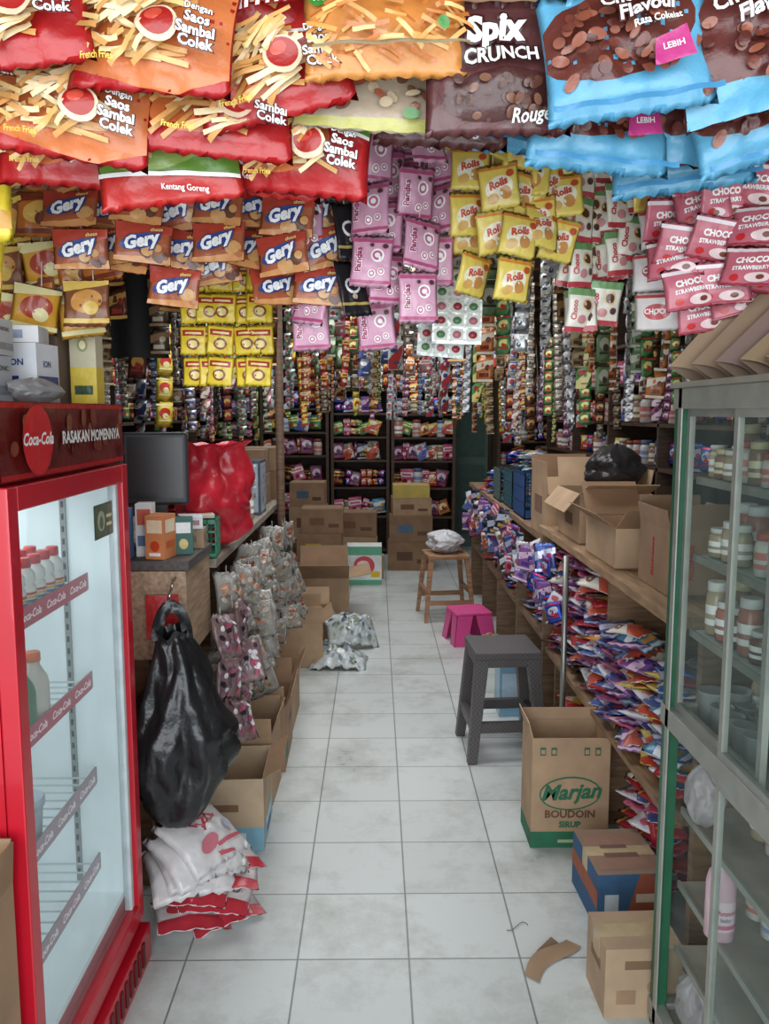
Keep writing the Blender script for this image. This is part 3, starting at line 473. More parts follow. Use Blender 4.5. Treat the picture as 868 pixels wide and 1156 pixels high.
# ------------------------------------------------------------------ STOOLS
def stool(loc,tw,bw,h,leg,seat_t,mat,rungs,label,rz=0,rung=.02,apron=0):
    mb=MB(); mb.box((-tw/2,-tw/2,h-seat_t),(tw/2,tw/2,h),mat)
    if apron: 
        for a,b2 in(((-tw/2+.01,-tw/2+.004),(tw/2-.01,-tw/2+.012)),((-tw/2+.01,tw/2-.012),(tw/2-.01,tw/2-.004)),((-tw/2+.004,-tw/2+.01),(-tw/2+.012,tw/2-.01)),((tw/2-.012,-tw/2+.01),(tw/2-.004,tw/2-.01))): mb.box((*a,h-seat_t-apron),(*b2,h-seat_t),mat)
    o=add('stool',mb.build('seat_top'),loc,(0,0,rz),label,'stool',bevel=.008)
    for sx in(-1,1):
        for sy in(-1,1):
            mb=MB(); mb.mi(mat); tx=sx*(tw/2-leg/2-.004); ty=sy*(tw/2-leg/2-.004); bx=sx*(bw/2-leg*.4); by=sy*(bw/2-leg*.4)
            a=[mb.bm.verts.new((tx+p*leg/2,ty+q*leg/2,h-seat_t)) for p,q in((-1,-1),(1,-1),(1,1),(-1,1))]; b2=[mb.bm.verts.new((bx+p*leg*.36,by+q*leg*.36,0)) for p,q in((-1,-1),(1,-1),(1,1),(-1,1))]
            for i in range(4): mb.bm.faces.new([b2[i],b2[(i+1)%4],a[(i+1)%4],a[i]])
            mb.bm.faces.new(a); mb.bm.faces.new(b2[::-1]); add('leg',mb.build('leg'),parent=o,bevel=.003)
    for rz_,axes in rungs:
        f=1-rz_/(h-seat_t); q=(tw/2-leg/2)*(1-f)+(bw/2-leg*.4)*f
        for sgn in(-1,1):
            if 'x' in axes: mb=MB(); mb.box((-q,sgn*q-rung/2,rz_),(q,sgn*q+rung/2,rz_+rung*1.4),mat); add('rung',mb.build('rung'),parent=o)
            if 'y' in axes: mb=MB(); mb.box((sgn*q-rung/2,-q,rz_),(sgn*q+rung/2,q,rz_+rung*1.4),mat); add('rung',mb.build('rung'),parent=o)
    return o
def weave():
    m=bpy.data.materials.new('woven_plastic'); m.use_nodes=True; nt=m.node_tree; b=nt.nodes['Principled BSDF']; tc=nt.nodes.new('ShaderNodeTexCoord'); ck=nt.nodes.new('ShaderNodeTexChecker'); ck.inputs['Scale'].default_value=110
    ck.inputs['Color1'].default_value=(*lin((.36,.34,.34)),1); ck.inputs['Color2'].default_value=(*lin((.29,.275,.275)),1)
    nt.links.new(tc.outputs['Object'],ck.inputs['Vector']); nt.links.new(ck.outputs['Color'],b.inputs['Base Color']); b.inputs['Roughness'].default_value=.45
    bp=nt.nodes.new('ShaderNodeBump'); bp.inputs['Distance'].default_value=.0015; bp.inputs['Strength'].default_value=.4; nt.links.new(ck.outputs['Fac'],bp.inputs['Height']); nt.links.new(bp.outputs[0],b.inputs['Normal']); return m
stool((.545,3.42,0),.28,.35,.47,.055,.03,weave(),((.13,'xy'),),'dark grey-brown woven-look plastic stool on the tiles',rz=.06,rung=.03,apron=.035)
stool((.50,5.75,0),.30,.37,.47,.035,.03,wood((.66,.47,.32)),((.12,'x'),(.19,'y')),'square light brown wooden stool with a white bag on it',rz=.12,rung=.022)
pk=plast((.86,.30,.56)); 
mb=MB(); mb.box((-.12,-.12,.19),(.12,.12,.21),pk); o=add('stool',mb.build('stool'),(.60,5.12,0),(0,0,.2),'low pink plastic children\'s stool on the tiles','stool',bevel=.01)
for i,(p,q) in enumerate(((-1,-1),(1,-1),(1,1),(-1,1))):
    mb=MB(); t=.006
    for (dx,dy) in((1,0),(0,1)):
        mb.plate([Vector((p*.115,q*.115,.19)),Vector((p*(.115-.105*dx),q*(.115-.105*dy),.19)),Vector((p*(.14-.085*dx),q*(.14-.085*dy),0)),Vector((p*.14,q*.14,0))],Vector((-p*t*dy,-q*t*dx,0)),pk)
    add('leg',mb.build('leg'),parent=o)
bag((.50,5.75,.472),.16,.13,.11,M('white_plastic',(.82,.81,.82),.35,0,.1,8,.7),5,'white plastic bag resting on the wooden stool',handles=False,lump=True,amp=2.2)
# ------------------------------------------------------------------ RIGHT COUNTER
counter(.74,1.3,1.93,3.6,.965,-1,(.42,),'wooden counter with bright pine top and packed shelves below',dark=(.55,.42,.30),top=(.64,.50,.36),step=.8,inset=.06)
counter(.76,1.3,3.62,6.5,.91,-1,(.42,),'long wooden counter with packed shelves below',dark=(.50,.38,.27),top=(.58,.45,.33),step=.75)
mb=MB(); mb.rod((0,0,0),(0,0,.93),.011,.011,M('galvanised',(.6,.6,.58),.4,.8),10); add('metal_pole',mb.build('metal_pole'),(.715,3.0,0),label='thin galvanised metal pole in front of the counter',cat='pole')
PC=[((.15,.3,.7),(.9,.9,.95),(.85,.2,.3)),((.50,.30,.58),(.9,.75,.87),(.3,.2,.55)),((.80,.32,.47),(.92,.85,.87),(.55,.1,.2)),((.86,.73,.28),(.82,.25,.15),(.92,.92,.87)),((.75,.14,.18),(.92,.87,.83),(.88,.7,.25)),((.30,.38,.62),(.82,.82,.92),(.75,.35,.5)),((.34,.56,.38),(.92,.88,.4),(.8,.22,.2)),((.84,.84,.87),(.32,.42,.72),(.8,.35,.42)),((.56,.24,.38),(.85,.72,.8),(.2,.15,.3)),((.30,.54,.70),(.9,.92,.92),(.88,.6,.25)),((.30,.2,.16),(.8,.6,.35),(.7,.3,.2)),((.88,.86,.80),(.8,.3,.2),(.5,.35,.25)),((.85,.53,.24),(.95,.88,.7),(.5,.2,.1)),((.14,.15,.22),(.7,.72,.8),(.75,.6,.25))]
def pdesign(i,b0,c1,c2):
    l=i%4
    if l==0: return [('e',0,.15,.7,.4,.2,c1),('e',.1,-.1,.4,.25,-.2,c2),('r',-1,.72,1,.86,c2),('r',-.7,-.5,.7,-.38,c2)]
    if l==1: return [('p',[(-1,-.2),(1,.3),(1,.7),(-1,.4)],c1),('r',-.6,-.6,.5,-.3,c2),('e',.4,.1,.3,.22,0,c2),('r',-1,-.95,1,-.75,c1)]
    if l==2: return [('r',-1,.1,1,.6,c1),('r',-.7,.25,.7,.45,b0),('e',-.3,-.35,.35,.25,.3,c2),('e',.35,-.45,.28,.2,0,c1)]
    return [('p',[(-1,-1),(.2,-1),(1,.2),(1,.8),(-1,-.3)],c1),('e',-.2,.45,.5,.25,.1,c2),('r',-.3,-.6,.6,-.45,c2)]
SP_=[pack('snack_packet',.13,.17 if i%3 else .14,.03,b0,pdesign(i,b0,c1,c2),60+i,9,9,crease=1.6,mf=foil if i%5==0 else film) for i,(b0,c1,c2) in enumerate(PC)]
def pile(x,y,z0,n,idx,dz=.026,jx=.02,label='shiny printed snack packet in a shelf pile',group='packets piled on the counter shelf',sc_=1,name='snack_packet'):
    for k in range(n):
        add(name,SP_[R.choice(idx)],(x+R.uniform(-jx,jx),y+R.uniform(-.015,.015),z0+.015+k*dz),(-pi/2+R.uniform(-.16,.16),R.uniform(-.16,.16),R.uniform(-.7,.7)),label,'snack packet',group,scale=sc_*R.uniform(.8,1.02))
for k,y in enumerate((2.12,2.25,2.38,2.51,2.64,2.77)): pile(.835+.01*(k%2),y,.425,17-k%3*2,[[5,0,7,4,9],[0,7,5,2,3],[3,7,5,1,11],[1,2,9,0,11],[8,5,2,7],[7,4,0,12]][k],dz=.021,jx=.03)
for y in (2.90,3.12,3.26,3.40,3.52): pile(.84,y,.425,20,[1,2,8,5,4,11,10,7],dz=.023)
for k,y in enumerate((2.36,2.53,2.85)): pile(.90,y,.0,15,[4,2,4,7,11],dz=.024,label='red and pink packet piled under the counter',group='packets piled under the counter',jx=.03)
for y in (3.1,3.3): pile(.84,y,.0,10,[6,4,3],label='green and red packet piled under the counter',group='packets piled under the counter',jx=.04)
for y in (3.8,4.0,4.2,4.4,4.6,4.8,5.0,5.25,5.5,5.75,6.0): pile(.86,y,.425,11,[1,5,0,2,8,4,7],dz=.035,name='candy_packet')
for k in range(70):
    y=3.2+k*.045; add('hanging_packet',SP_[R.choice([1,5,0,1,8,2,7,13,11])],(.725+R.uniform(-.03,.01),y,.80+R.uniform(-.16,.06)),(R.uniform(-.25,.25),R.uniform(-.5,.5),-.9+R.uniform(-.6,.6)),'purple and blue printed packet hanging at the counter edge','snack packet','packets hanging from the counter edge',scale=R.uniform(.5,.8))
simplebox('plastic_pack',(.655,3.86,0),(.12,.16,.36),(.50,.66,.76),[('r',-.8,-.6,.8,.2,(.68,.78,.86)),('r',-.8,.4,.8,.7,(.3,.5,.7))],None,'tall pale blue plastic wrapped pack beside the counter',mf=lambda c:plast(c,.25))
pile(.68,4.70,.0,6,[6],label='green packet piled beside the pink stool',group='green packets on the floor',name='candy_packet')
G_=(.16,.42,.30)
CB=des((.72,.57,.42),.22)
fs=[('r',-1,-1,1,-.70,G_),('e',0,.0,.80,.31,.04,G_),('e',0,.0,.76,.28,.04,CB),('t','Marjan',0,.02,.38,.05,G_,.035,.35),('t','BOUDOIN',0,-.38,.19,0,(.42,.28,.2),.03),('t','SIRUP',0,-.57,.15,0,G_,.04),('r',-.3,-.9,.6,-.84,(.65,.72,.55))]+[('r',-.8+k*.28,.70,-.66+k*.28,.84,G_) for k in (0,1,4,5)]+[('r',-.78+k*.28,.73,-.68+k*.28,.81,CB) for k in (0,1,4,5)]
carton((.652,2.68,0),(.262,.18,.385),rz=0,col=(.72,.57,.42),flaps=(None,75,78,75),front=fs,side=[('r',-1,-1,1,-.70,G_)],sideface=-1,label='open syrup carton with green oval lettering standing on the tiles',flapl=.22)
carton((.72,2.27,0),(.20,.25,.17),rz=.04,col=(.60,.47,.38),open_=False,front=[('r',-1,-1,1,1,(.22,.36,.5)),('p',[(-.3,-1),(1,-1),(1,.6),(.5,1),(.2,1)],(.60,.32,.24)),('r',.1,.0,.7,.3,(.8,.72,.64)),('r',-.8,-.3,-.4,.3,(.75,.78,.8))],side=[('r',-1,-1,1,1,(.20,.35,.5)),('r',-1,-.2,1,.4,(.62,.34,.24))],sideface=-1,top=[('r',-.85,-.8,.85,.8,(.58,.44,.37)),('r',-.5,-.3,.5,-.1,(.45,.32,.27)),('r',-.5,.1,.3,.25,(.45,.32,.27))],label='closed blue and orange printed carton on the tiles')
carton((.645,1.885,0),(.19,.15,.18),rz=.03,open_=False,front=[('r',-.5,.4,.5,.65,(.5,.39,.3)),('r',-.7,-.6,-.2,-.2,(.6,.48,.38)),('e',.3,-.1,.22,.2,0,(.6,.48,.38))],side=[('r',-.5,.1,.5,.4,(.5,.4,.3))],sideface=-1,col=(.74,.60,.46),label='small closed brown carton on the tiles')
mb=MB(); mb.grid(lambda u,v:((u-.5)*.20,(v-.5)*.045+.015*math.sin(u*5),.004+.014*math.sin(u*pi)*v),12,4,card((.64,.50,.36))); mb.grid(lambda u,v:((u-.5)*.08+.03,(v-.5)*.03+.025,.004+.01*v),8,3,card((.56,.43,.31))); add('cardboard_scrap',mb.build('cardboard_scrap'),(.47,2.02,0),(0,0,.85),'torn curved strip of brown cardboard on the tiles','cardboard')
mb=MB(); mb.tube([(.035*math.cos(a/4),.014*math.sin(a/2),.004) for a in range(12)],.0012,plast((.35,.35,.35))); add('string_scrap',mb.build('string_scrap'),(.40,2.16,0),(0,0,.2),'short curl of dark string on the tiles','string')
basket((.90,5.15,.912),.26,.30,.20,(.36,.44,.43),'grey-green slatted plastic crate on the counter',name='plastic_crate',cat='crate')
basket((.90,4.35,.912),.26,.34,.24,(.17,.30,.50),'blue slatted plastic crate on the counter',name='plastic_crate',cat='crate')
basket((.90,4.78,.912),.24,.30,.22,(.22,.38,.42),'teal slatted plastic crate on the counter',name='plastic_crate',cat='crate')
carton((.88,3.72,.912),(.26,.34,.27),flaps=(-60,86,80,86),label='open brown carton on the counter',front=[('r',-.6,-.3,.3,.3,(.5,.36,.26))],side=[('r',-.5,-.3,.5,.3,(.5,.38,.3))],sideface=-1,flapl=.25)
carton((.90,3.22,.967),(.26,.36,.19),flaps=(20,80,70,-50),col=(.72,.57,.42),label='wide open carton on the counter',side=[('r',-.3,-.4,.4,.1,(.45,.33,.26))],sideface=-1,flapl=.35)
carton((.86,2.72,.967),(.20,.36,.13),flaps=(30,70,50,35),col=(.76,.61,.46),label='low open carton with angled flaps on the counter',flapl=.4)
carton((.88,2.28,.967),(.18,.24,.18),flaps=(80,70,80,80),col=(.64,.49,.36),side=[('t','Richeese',0,0,.35,pi/2,(.7,.15,.15),.03)],sideface=-1,front=[('t','Richeese',-.3,0,.3,pi/2,(.7,.15,.15),.03)],label='open carton at the end of the counter',flapl=.3)
bag((.93,3.15,1.17),.17,.11,.11,SMOKE,9,'smoky translucent plastic bag over the cartons',handles=False,lump=True,amp=1.5)
pile(.85,5.6,.912,6,[0,9,5],label='blue packet piled on the counter top',group='packets on the counter top',name='candy_packet'); pile(.85,5.85,.912,5,[6,4],label='packet piled on the counter top',group='packets on the counter top',name='candy_packet'); pile(.86,4.35,1.155,4,[9,5,7],label='packet piled on the blue crate',group='packets on the crates',name='candy_packet'); pile(.9,4.78,1.135,4,[6,9,13],label='packet piled on the teal crate',group='packets on the crates',name='candy_packet'); pile(.9,5.15,1.115,4,[9,7,0],label='packet piled on the grey crate',group='packets on the crates',name='candy_packet')
# ------------------------------------------------------------------ GLASS CABINET
GN=M('green_paint',(.16,.38,.27),.45); AL=M('aluminium',(.62,.63,.60),.45,.3)
cx0,cx1,ca,cb=.66,1.10,.85,1.80; H_=1.515
mb=MB()
mb.box((cx0,cb-.03,0),(cx0+.03,cb,H_),GN); mb.box((cx1-.03,cb-.03,0),(cx1,cb,H_),GN); mb.box((cx0,ca,0),(cx0+.03,ca+.03,H_),GN); mb.box((cx1-.03,ca,0),(cx1,ca+.03,H_),GN)
mb.box((cx0-.004,cb-.05,0),(cx0,cb-.028,H_),AL)
for z in (.02,.755,H_-.045):
    mb.box((cx0-.004,ca,z),(cx0+.026,cb+.002,z+.045),AL); mb.box((cx1-.03,ca,z),(cx1,cb,z+.045),AL); mb.box((cx0+.03,cb-.028,z),(cx1-.03,cb,z+.045),AL)
ct=M('cabinet_top',(.58,.57,.52),.6)
mb.box((cx0-.01,ca,H_),(cx1,cb+.01,H_+.012),ct); mb.box((cx0+.03,ca+.03,.755),(cx1-.03,cb-.03,.775),ct); mb.box((cx0+.03,ca+.03,.03),(cx1-.03,cb-.03,.05),ct)
mb.box((cx1-.008,ca,.05),(cx1-.002,cb,H_),M('cabinet_back',(.70,.74,.72),.5))
cab=add('glass_cabinet',mb.build('glass_cabinet'),label='tall green-framed display cabinet with aluminium rails and glass doors',cat='display cabinet',bevel=.002)
def gdoor(xa,ya,yb,za,zb):
    mb=MB(); f=.016
    mb.box((xa,ya,za),(xa+.012,ya+f,zb),AL); mb.box((xa,yb-f,za),(xa+.012,yb,zb),AL); mb.box((xa,ya+f,za),(xa+.012,yb-f,za+f),AL); mb.box((xa,ya+f,zb-f),(xa+.012,yb-f,zb),AL)
    d=add('door',mb.build('door'),parent=cab,label='sliding glass door in an aluminium frame'); mb=MB(); mb.box((xa+.004,ya+f,za+f),(xa+.008,yb-f,zb-f),GLASS); add('glass_pane',mb.build('glass_pane'),parent=d)
gdoor(cx0+.001,.88,1.50,.80,H_-.045); gdoor(cx0+.016,1.36,1.768,.80,H_-.045); gdoor(cx0+.001,.88,1.50,.065,.755)
mb=MB(); mb.box((cx0+.03,cb-.012,.8),(cx1-.03,cb-.008,H_-.045),GLASS); mb.box((cx0+.03,cb-.012,.065),(cx1-.03,cb-.008,.755),GLASS); add('side_glass',mb.build('side_glass'),parent=cab)
for z in (1.32,1.15,.98,.56,.38,.22):
    mb=MB(); mb.box((cx0+.045,ca+.04,z-.006),(cx1-.02,cb-.035,z),M('shelf_glass_edge',(.72,.80,.78),.3) if z>.8 else ct); mb.box((cx0+.04,ca+.04,z-.012),(cx0+.046,cb-.035,z+.004),AL); add('shelf',mb.build('shelf'),parent=cab)
jc=[(.60,.48,.42),(.82,.81,.78),(.42,.30,.26),(.72,.48,.42),(.86,.86,.86),(.7,.64,.54)]
JM=[]
for c,l in zip(jc,[(.80,.76,.6),(.68,.3,.26),(.78,.78,.78),(.85,.85,.85),(.4,.47,.64),(.82,.82,.8)]):
    mb=MB(); mb.lathe([(.026,0),(.03,.004),(.03,.075),(.024,.088)],M('jar_body',c,.2),14); mb.lathe([(.027,.088),(.027,.104),(.025,.106)],plast(l),14); 
    mb.lathe([(.0305,.02),(.0305,.06)],film(tuple(min(1,x+.15) for x in l)),14,cap=False); mb.lathe([(.0308,.032),(.0308,.042)],film(des(c,.1)),14,cap=False); JM.append(mb.build('small_jar'))
mb=MB(); mb.lathe([(.02,0),(.03,.002),(.034,.08),(.036,.082),(.034,.085),(.03,.01)],see('cup_plastic',(.97,.97,.97),.3,.2,.3,(.85,.87,.87),.6),16,cap=False); CUP=mb.build('plastic_cup')
for z in (1.3205,1.1505,.9805,.776):
    for k in range(15):
        y=1.73-k*.053
        for dx in (0,.055,.11):
            if R.random()<.1: continue
            if z<.9 and dx<.1: add('plastic_cup',CUP,(cx0+.085+dx,y,z+.001),(0,0,0),'clear plastic cup on a cabinet shelf','cup','cups in the display cabinet',scale=R.choice([.7,.9]))
            else: add('small_jar',JM[R.randrange(6)],(cx0+.085+dx,y,z+.001),(0,0,R.random()),'small lidded jar on a cabinet shelf','jar','jars in the display cabinet',scale=(R.choice([.65,.78]),)*2+(R.choice([.6,.8,1.1]),))
bottle('powder_bottle',[(.022,0),(.030,.004),(.030,.12),(.026,.14),(.016,.15),(.016,.152)],plast((.88,.74,.79)),plast((.88,.86,.88)),.152,(.712,1.565,.3815),'pale pink baby powder bottle with a white cap in the cabinet','bottle',None,[('r',-1,-.6,1,.5,(.92,.84,.87)),('t',"Johnson's",0,.1,.26,0,(.8,.15,.35),.02,.2),('t','baby',0,-.15,.2,0,(.5,.5,.6),.02),('r',-.8,-.5,.8,-.35,(.85,.4,.55))],'y')
for zz in (.0515,.2215,.3815,.5615):
    for k in range(10):
        for dx in (0,.07,.14):
            y=1.70-k*.07; x=.735+dx+(.05 if dx==0 else .02)
            if R.random()<.2 or (dx==0 and k<4): continue
            add('small_jar',R.choice(JM),(x,y,zz),(0,0,0),'small lidded jar on a lower cabinet shelf','jar','jars in the display cabinet',scale=(.9,.9,R.choice([.9,1.2])))
bag((.722,1.70,.5615),.13,.04,.05,CLEAR,21,'crumpled clear plastic bag on the lower cabinet shelf',handles=False,lump=True,amp=1.6)
bag((.73,1.70,.0515),.14,.045,.05,CLEAR,22,'crumpled clear plastic bag at the cabinet bottom',handles=False,lump=True,amp=1.6)
for k in range(10):
    mb=MB(); ln=.34; c0=card((.60-.04*(k%3),.48-.04*(k%3),.36-.03*(k%2)))
    f1=lambda u,v:((u-.5)*(.085*(1-v)+.03),-.012*math.cos((u-.5)*pi)-.02*math.sin(v*2.6+k*.5),v*ln+.02*math.sin(u*pi)*(1-v))
    f2=lambda u,v:((u-.5)*(.085*(1-v)+.03),.004-.02*math.sin(v*2.6+k*.5),v*ln)
    mb.grid(f1,8,12,c0); mb.grid(f2,8,12,card((.45,.35,.27)))
    add('folded_paper_sack',mb.build('folded_paper_sack'),(.675+.028*k,1.75-.045*k,1.5285),(-.12,.58+.03*k,-.25),'folded brown paper sack leaning in a row on the cabinet','paper sack','folded paper sacks on the cabinet')
# ------------------------------------------------------------------ BACK SHELVES
wm=wood((.32,.23,.17))
def shelfunit(x0,x1,y0_,y1_,zs,top,label):
    mb=MB()
    for x in (x0,x1-.03): mb.box((x,y0_,0),(x+.03,y1_,top),wm)
    mb.box((x0+.03,y1_-.012,0),(x1-.03,y1_,top),wm)
    o=add('shelf_unit',mb.build('shelf_unit'),label=label,cat='shelf unit')
    for z in zs: mb=MB(); mb.box((x0+.031,y0_+.002,z-.02),(x1-.031,y1_-.013,z),wm); add('shelf',mb.build('shelf'),parent=o)
rowc=[[4,3],[2,8,10,12],[4,10,8,2],[2,4,8,11],[6,3,6,0,6],[1,5,0,9],[9,6,2,13,7]]
for ui,(xa,xb_) in enumerate(((-1.9,-1.2),(-1.18,-.48),(-.46,.14),(.16,.82),(1.25,1.95))):
    dz0=R.uniform(-.05,.05)*(ui!=2); zs=[.05]+[z+dz0 for z in (.40,.70,.98,1.22,1.46,1.70)]
    shelfunit(xa,xb_,8.35,8.85,zs,1.95,'tall dark wooden shelf unit packed with snacks at the back wall')
    for r,z in enumerate(zs):
        if z<.3: continue
        x=xa+.07
        while x<xb_-.06:
            i=R.choice(rowc[r]) if R.random()<.75 else R.randrange(14); s_=R.uniform(.7,1.2)
            if R.random()<.15:
                add('storage_jar',R.choice(JM),(x,8.42,z+.001),(0,0,0),'lidded jar standing on a back wall shelf','jar','jars on the back wall shelves',scale=R.uniform(1.2,1.9)); x+=.08
            else:
                for q in range(2 if s_<.85 else 1):
                    add('shelf_packet',SP_[i],(x,8.40,z+(.055+q*.085 if s_<.85 else .09*s_)),(R.uniform(-.35,.05),R.uniform(-.35,.35),R.uniform(-.4,.4)),'bright snack packet standing on a back wall shelf','snack packet','packets on the back wall shelves',scale=s_*(.65 if s_<.85 else 1))
                x+=.13*s_*(.6 if s_<.85 else .75)
mb=MB()
for y in (2.6,3.6,4.6,5.6,6.6,7.6): mb.box((1.6,y,0),(1.95,y+.03,2.1),wm)
o=add('shelf_unit',mb.build('shelf_unit'),label='long wooden wall shelving filled with jars and packets',cat='shelf unit')
for z in (.9,1.15,1.4,1.65,1.9): mb=MB(); mb.box((1.6,2.63,z-.02),(1.95,7.6,z),wm); add('shelf',mb.build('shelf'),parent=o)
for z in (1.15,1.4,1.65):
    for k in range(32):
        y=2.72+k*.15
        if abs((y-2.6)%1)<.07: y+=.06
        if R.random()<.5: add('storage_jar',R.choice(JM),(1.66,y,z+.001),(0,0,0),'dark lidded jar on the wall shelf','jar','jars on the wall shelves',scale=R.uniform(1.2,1.7))
        else: add('shelf_packet',R.choice(SP_),(1.67,y,z+.08),(.0,0,-1.2),'printed packet standing on the wall shelf','snack packet','packets on the wall shelves',scale=R.uniform(.7,.95))
simplebox('snack_display_box',(-.665,4.0,.972),(.22,.2,.26),(.25,.3,.35),[('r',-.9,-.9,.9,.9,(.62,.68,.74))]+blobs(70,5,-.85,.85,-.85,.85,.06,.08,[(.15,.17,.2),(.85,.88,.92),(.35,.4,.5),(.5,.56,.62)]),[('r',-.9,-.9,.9,.9,(.66,.72,.78))]+blobs(40,5,-.85,.85,-.85,.85,.07,.08,[(.15,.17,.2),(.35,.4,.5)]),'open display box of black and white wrapped sweets on the counter','display box',mf=film)
for k,(x,y) in enumerate(((-.72,4.45),(-.70,4.75),(-.80,3.5))):
    carton((x,y,.972),(.26,.22,.16),open_=False,col=(.58,.43,.3),label='brown carton on the counter top')
    carton((x,y,1.134),(.25,.21,.13),open_=False,col=R.choice([(.66,.5,.36),(.55,.4,.28)]),label='brown carton stacked on the counter top')
for k in range(6): add('candy_jar',JM[k],(-.61,3.2+k*.11,.972),(0,0,k),'wide lidded sweet jar on the counter','jar','sweet jars on the counter',scale=1.5)
pile(-.78,3.2,.972,8,[4,2,11],label='red packet on the counter top',group='packets on the long counter',name='candy_packet'); pile(-.63,3.82,.972,5,[3,6,12],label='yellow packet on the counter top',group='packets on the long counter',name='candy_packet',sc_=.8)
mb=MB()
for y in (2.9,4.0,5.1,6.2,7.3): mb.box((-1.95,y,0),(-1.6,y+.03,2.2),wm)
o=add('shelf_unit',mb.build('shelf_unit'),label='dark wooden wall shelving behind the counter',cat='shelf unit')
for z in (1.15,1.4,1.65,1.9): mb=MB(); mb.box((-1.95,2.93,z-.02),(-1.6,7.3,z),wm); add('shelf',mb.build('shelf'),parent=o)
for z in (1.15,1.4,1.65):
    for k in range(16): add('shelf_packet',R.choice(SP_),(-1.66,5.3+k*.12,z+.08),(0,0,1.1),'printed packet on the shelving behind the counter','snack packet','packets on the shelves behind the counter',scale=R.uniform(.7,.95))
# ------------------------------------------------------------------ HANGING: rails
for y,z in ((1.32,2.18),(1.82,2.2),(2.27,2.28),(2.67,2.3),(3.07,2.32),(3.52,2.34),(4.02,2.34),(4.52,2.34),(5.12,2.34),(5.72,2.34),(6.42,2.34),(7.12,2.34),(7.82,2.34)):
    mb=MB(); mb.rod((-XW+.001,0,0),(XW-.001,0,0),.013,.013,M('bamboo',(.50,.40,.25),.5,0,.2,9),8)
    for k in range(-6,7): mb.rod((k*.3-.004,0,0),(k*.3+.004,0,0),.015,.015,M('bamboo_node',(.42,.32,.18),.5),8)
    add('bamboo_rail',mb.build('bamboo_rail'),(0,y,z),label='horizontal bamboo pole carrying hanging goods',cat='rail',group='bamboo hanging rails')
mb=MB(); mb.box((-.001,-.001,0),(.001,.001,1),M('cord',(.8,.78,.72),.7)); CORD=mb.build('hanging_cord')
def bigbag(me,x,z,y,ry,lab,grp,rz=0,rx=-.1,s=1):
    o=add('snack_bag',me,(x,y,z),(rx+R.uniform(-.08,.08),ry,rz+R.uniform(-.15,.15)),lab,'snack bag',grp,scale=s)
    add('hanging_cord',CORD,(0,.001,.08),(0,0,0),parent=o,scale=(1,1,ZC-z-.085)); return o
g='red french fry snack bags'
lr='red bag of potato snacks showing fries and a sauce bowl'; lg='green and red bag of potato snacks showing fries'; lo='orange and red bag of potato snacks showing fries'
bigbag(me_friesC,-.305,1.985,1.20,.10,lo,g); bigbag(me_friesA,-.50,2.0,1.17,-.12,lr,g); bigbag(me_friesA,-.155,1.975,1.27,-.2,lr,g); bigbag(me_friesA,-.18,2.09,1.26,.2,lr,g); bigbag(me_friesA,-.36,2.10,1.28,.1,lr,g)
bigbag(me_friesC,-.445,1.92,1.27,.14,lo,g); bigbag(me_friesA,-.24,1.93,1.31,.06,lr,g); bigbag(me_friesB,-.12,1.90,1.38,.12,lg,g); bigbag(me_friesD,-.335,1.88,1.37,-.12,lg,g); bigbag(me_friesD,-.20,1.905,1.42,.10,lg,g); bigbag(me_friesB,-.50,1.915,1.40,.05,lg,g); bigbag(me_friesA,-.60,1.99,1.30,.1,lr,g); bigbag(me_friesA,-.66,1.94,1.42,.0,lr,g)
g='orange and brown stick snack bags'
bigbag(me_orange,.015,2.01,1.22,-.05,'bag of orange potato sticks with a brown label',g,s=.95); bigbag(me_stripbag,-.01,1.965,1.32,.06,'cream and brown snack bag with yellow lower edge',g,s=.9); bigbag(me_stripbag,.05,2.05,1.36,.0,'cream and brown snack bag',g)
g='chocolate snack bags'
bigbag(me_choc,.175,1.955,1.24,-.04,'dark brown glossy chocolate crunch snack bag',g); bigbag(me_maroon,.21,2.13,1.30,.05,'maroon chocolate snack bag',g); bigbag(me_maroon,.10,2.12,1.34,-.05,'maroon chocolate snack bag',g); bigbag(me_choc,.11,1.975,1.36,.08,'dark brown glossy chocolate crunch snack bag',g)
g='blue chocolate snack bags'; lb='light blue and brown bag of chocolate curls'
bigbag(me_blue,.345,1.955,1.19,-.12,lb,g); bigbag(me_blue,.34,1.915,1.30,.04,lb,g); bigbag(me_blue2,.47,2.03,1.26,-.1,lb,g); bigbag(me_blue2,.525,1.965,1.18,-.25,lb,g); bigbag(me_blue2,.44,1.94,1.33,.1,lb,g); bigbag(me_blue,.575,1.925,1.27,-.3,lb,g); bigbag(me_blue2,.65,2.0,1.26,-.2,lb,g); bigbag(me_blue,.28,1.955,1.37,.1,lb,g); bigbag(me_maroon,.38,2.12,1.30,-.1,'maroon chocolate snack bag',g); bigbag(me_blue,.50,1.91,1.40,-.1,lb,g)
bigbag(me_yel,-.70,1.86,1.50,.0,'bright yellow snack bag','yellow snack bags'); bigbag(me_yel,-.77,1.78,1.62,.1,'bright yellow snack bag','yellow snack bags')
for k in range(11):
    x=-.63+k*.05; yy=1.76+.05*(k%3)
    strip('biscuit_strip',me_gery,R.choice([4,5]) if k>1 else 4,.076,(x,yy,2.07+R.uniform(-.03,.02)),R.uniform(-.3,.3),'hanging strip of orange and blue biscuit sachets','sachet strip','biscuit sachet strips',tilt=.24,jit=.014)
for k in range(7):
    strip('brown_sachet_strip',me_brn,4,.097,(-.90+k*.045,1.84+.03*(k%2),2.05+R.uniform(-.03,.03)),R.uniform(-.2,.4),'hanging strip of brown and orange sachets','sachet strip','brown sachet strips',tilt=.2)
